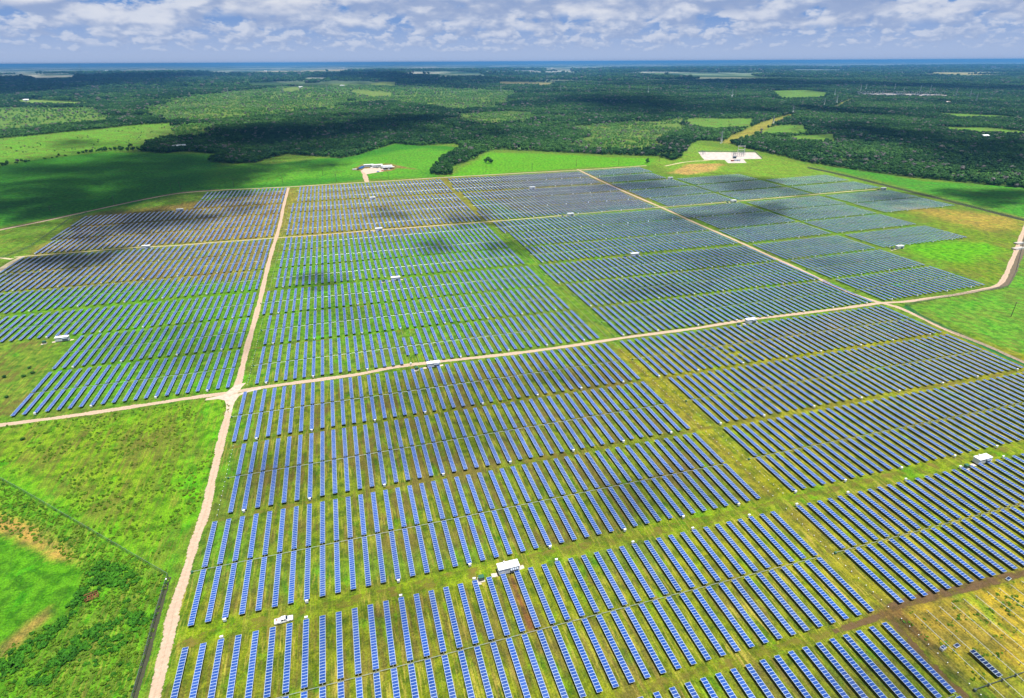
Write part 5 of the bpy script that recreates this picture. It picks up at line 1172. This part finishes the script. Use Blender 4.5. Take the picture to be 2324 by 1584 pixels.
for k in range(4):
    bm = bmesh.new(); bmesh.ops.create_icosphere(bm, subdivisions=4, radius=1)
    for v in bm.verts:
        f_ = 1+.16*mnoise.noise(v.co*2.3+Vector((k*9,0,0)))+.08*mnoise.noise(v.co*6+Vector((k*9,0,0))); v.co *= f_
        if v.co.z < 0: v.co.z *= .35
    me_ = bpy.data.meshes.new('cloud'); bm.to_mesh(me_); bm.free(); me_.materials.append(m)
    for p_ in me_.polygons: p_.use_smooth = True
    cl_mesh.append(me_)
def shade_k(k): return 1.35 if k < 14 else (.8 if k < 24 else (.30 if k < 34 else (1.5 if k < len(D['shade'])-2 else .28)))
for k, (x, y, rx, ry) in enumerate(D['shade']):
    h = CLH if y < 2300 else 2600
    o_ = link(bpy.data.objects.new('cloud', cl_mesh[k%4])); c = Vector((x,y,0))+sd*(h/sd.z); o_.location = (c.x, c.y, h); o_.scale = (max(rx,ry*.35)*1.35, max(ry, rx*.5)*1.35, 22+rx*.08); o_.color = (1,1,1, shade_k(k))
    tag(o_, 'soft white cloud high above the fields, outside the picture', 'cloud', 'clouds drifting over the farm', 'structure')

# ------------------------------------------------------------------ air
hb = bmesh.new(); box(hb, -68000, 68000, -2500, 76000, -1.0, 183.0)
hz = bpy.data.materials.new('haze_air'); hz.use_nodes = True; hz.node_tree.nodes.clear(); q = NT(hz); out = q.new('ShaderNodeOutputMaterial'); pv = q.new('ShaderNodeVolumePrincipled')
pv.inputs['Color'].default_value = (.12,.40,.82,1); pv.inputs['Density'].default_value = 5.5e-5; pv.inputs['Anisotropy'].default_value = .1; q.lk(pv.outputs[0], out.inputs['Volume'])
ho = mesh_obj('haze', hb, hz); tag(ho, 'blue air haze lying over the whole countryside', 'haze', kind='stuff')

# ------------------------------------------------------------------ sky
S.world = bpy.data.worlds.new('World'); W_ = S.world; W_.use_nodes = True; W_.node_tree.nodes.clear(); q = NT(W_)
sky = q.new('ShaderNodeTexSky'); sky.sky_type = 'NISHITA'; sky.sun_disc = False; sky.sun_elevation = math.radians(SUN_EL); sky.sun_rotation = SUN_AZ; sky.altitude = 200; sky.air_density = 1.0; sky.dust_density = .6; sky.ozone_density = 2.5
bg = q.new('ShaderNodeBackground'); bg.inputs[1].default_value = SKY_STR = .07; out = q.new('ShaderNodeOutputWorld')
tc = q.new('ShaderNodeTexCoord').outputs['Generated']; nz = q.new('ShaderNodeVectorMath', operation='NORMALIZE'); q.lk(tc, nz.inputs[0]); sp = q.new('ShaderNodeSeparateXYZ'); q.lk(nz.outputs[0], sp.inputs[0])
El = q.math('MULTIPLY', q.math('ARCSINE', sp.outputs[2]), 57.29578); Az = q.math('MULTIPLY', q.math('ARCTAN2', sp.outputs[0], sp.outputs[1]), 57.29578)
def K(c): return tuple(v/SKY_STR for v in c)
HOR, WHT, GRY, BLU = (.245,.310,.455), (.47,.485,.53), (.185,.245,.39), (.085,.185,.40)
base = q.mix(q.mapr(El, .3, 4.5, 0, 1), K(HOR), K(BLU))
base = q.mix(q.mapr(El, 6, 22, 0, 1), base, sky.outputs[0])
colr = base
for k, (b0, h, fx, fy, th) in enumerate(((.9,.9,.85,1.7,.53),(1.4,1.2,.60,1.15,.51),(2.0,1.6,.40,.80,.48),(2.8,2.2,.25,.55,.45),(3.9,3.0,.15,.34,.42),(6.2,6.0,.085,.24,.40),(13,16,.05,.09,.40),(30,30,.03,.04,.47))):
    def P_(ax=0, ey=0, s=1.0):
        c = q.new('ShaderNodeCombineXYZ'); q.lk(q.math('ADD', q.math('MULTIPLY', Az, fx*s), ax), c.inputs[0]); q.lk(q.math('ADD', q.math('MULTIPLY', El, fy*s), ey), c.inputs[1]); c.inputs[2].default_value = k*13.7; return c.outputs[0]
    n = q.noise(P_(), 1.0, 8, .55, .15); n_up = q.noise(P_(-.12,.42), 1.0, 3, .5, .15)
    rel = q.math('DIVIDE', q.math('SUBTRACT', El, b0), h)
    thr = q.math('ADD', q.math('MULTIPLY', q.math('ABSOLUTE', q.math('SUBTRACT', rel, .35)), .13), th-.055)
    mk = q.mapr(q.math('SUBTRACT', n, thr), -.010, .085, 0, 1)
    mk = q.math('MULTIPLY', mk, q.mapr(rel, -.30, .05, 0, 1)); mk = q.math('MULTIPLY', mk, q.mapr(rel, 1.2, 1.7, 1, 0))
    lit = q.math('ADD', q.math('MULTIPLY', q.math('SUBTRACT', n, n_up), 4.2), q.math('ADD', q.math('MULTIPLY', rel, .55), .22))
    lit = q.math('ADD', lit, q.math('MULTIPLY', q.math('SUBTRACT', q.noise(P_(3,5,2.6), 1.0, 5, .6), .5), 1.1))
    near_k = min(1, .30+.17*k); dim = 1 if k < 6 else .55
    cc = q.mix(q.mapr(lit, .0, 1.05, 0, 1), K(tuple(HOR[i]*(1-near_k)+GRY[i]*near_k*dim for i in range(3))), K(tuple(HOR[i]*(1-near_k)+WHT[i]*near_k*dim for i in range(3))))
    colr = q.mix(q.math('MULTIPLY', mk, .92), colr, cc)
q.lk(colr, bg.inputs[0]); q.lk(bg.outputs[0], out.inputs[0])

# ------------------------------------------------------------------ sun, camera, render settings
sl = bpy.data.lights.new('sun', 'SUN'); sl.energy = 4.9; sl.angle = math.radians(.5); sl.color = (1.0,.965,.90); so = link(bpy.data.objects.new('sun', sl)); so.rotation_euler = (-sd).to_track_quat('-Z','Y').to_euler(); so.location = (0,0,900)
cd = bpy.data.cameras.new('camera'); cd.sensor_width = 36; cd.lens = 36*FPX/2560; cd.clip_end = 200000; cd.clip_start = 1
co = link(bpy.data.objects.new('camera', cd)); Mx = Matrix((( CR[0],CU[0],-CF[0],CAM[0]),(CR[1],CU[1],-CF[1],CAM[1]),(CR[2],CU[2],-CF[2],CAM[2]),(0,0,0,1))); co.matrix_world = Mx; S.camera = co
S.render.engine = 'CYCLES'; S.view_settings.view_transform = 'Standard'; S.view_settings.look = 'None'; S.view_settings.gamma = 1; S.view_settings.exposure = .68
S.cycles.volume_bounces = 0; S.cycles.transparent_max_bounces = 16; S.cycles.max_bounces = 4; S.cycles.diffuse_bounces = 2; S.cycles.glossy_bounces = 2
print('objects', len(bpy.data.objects))
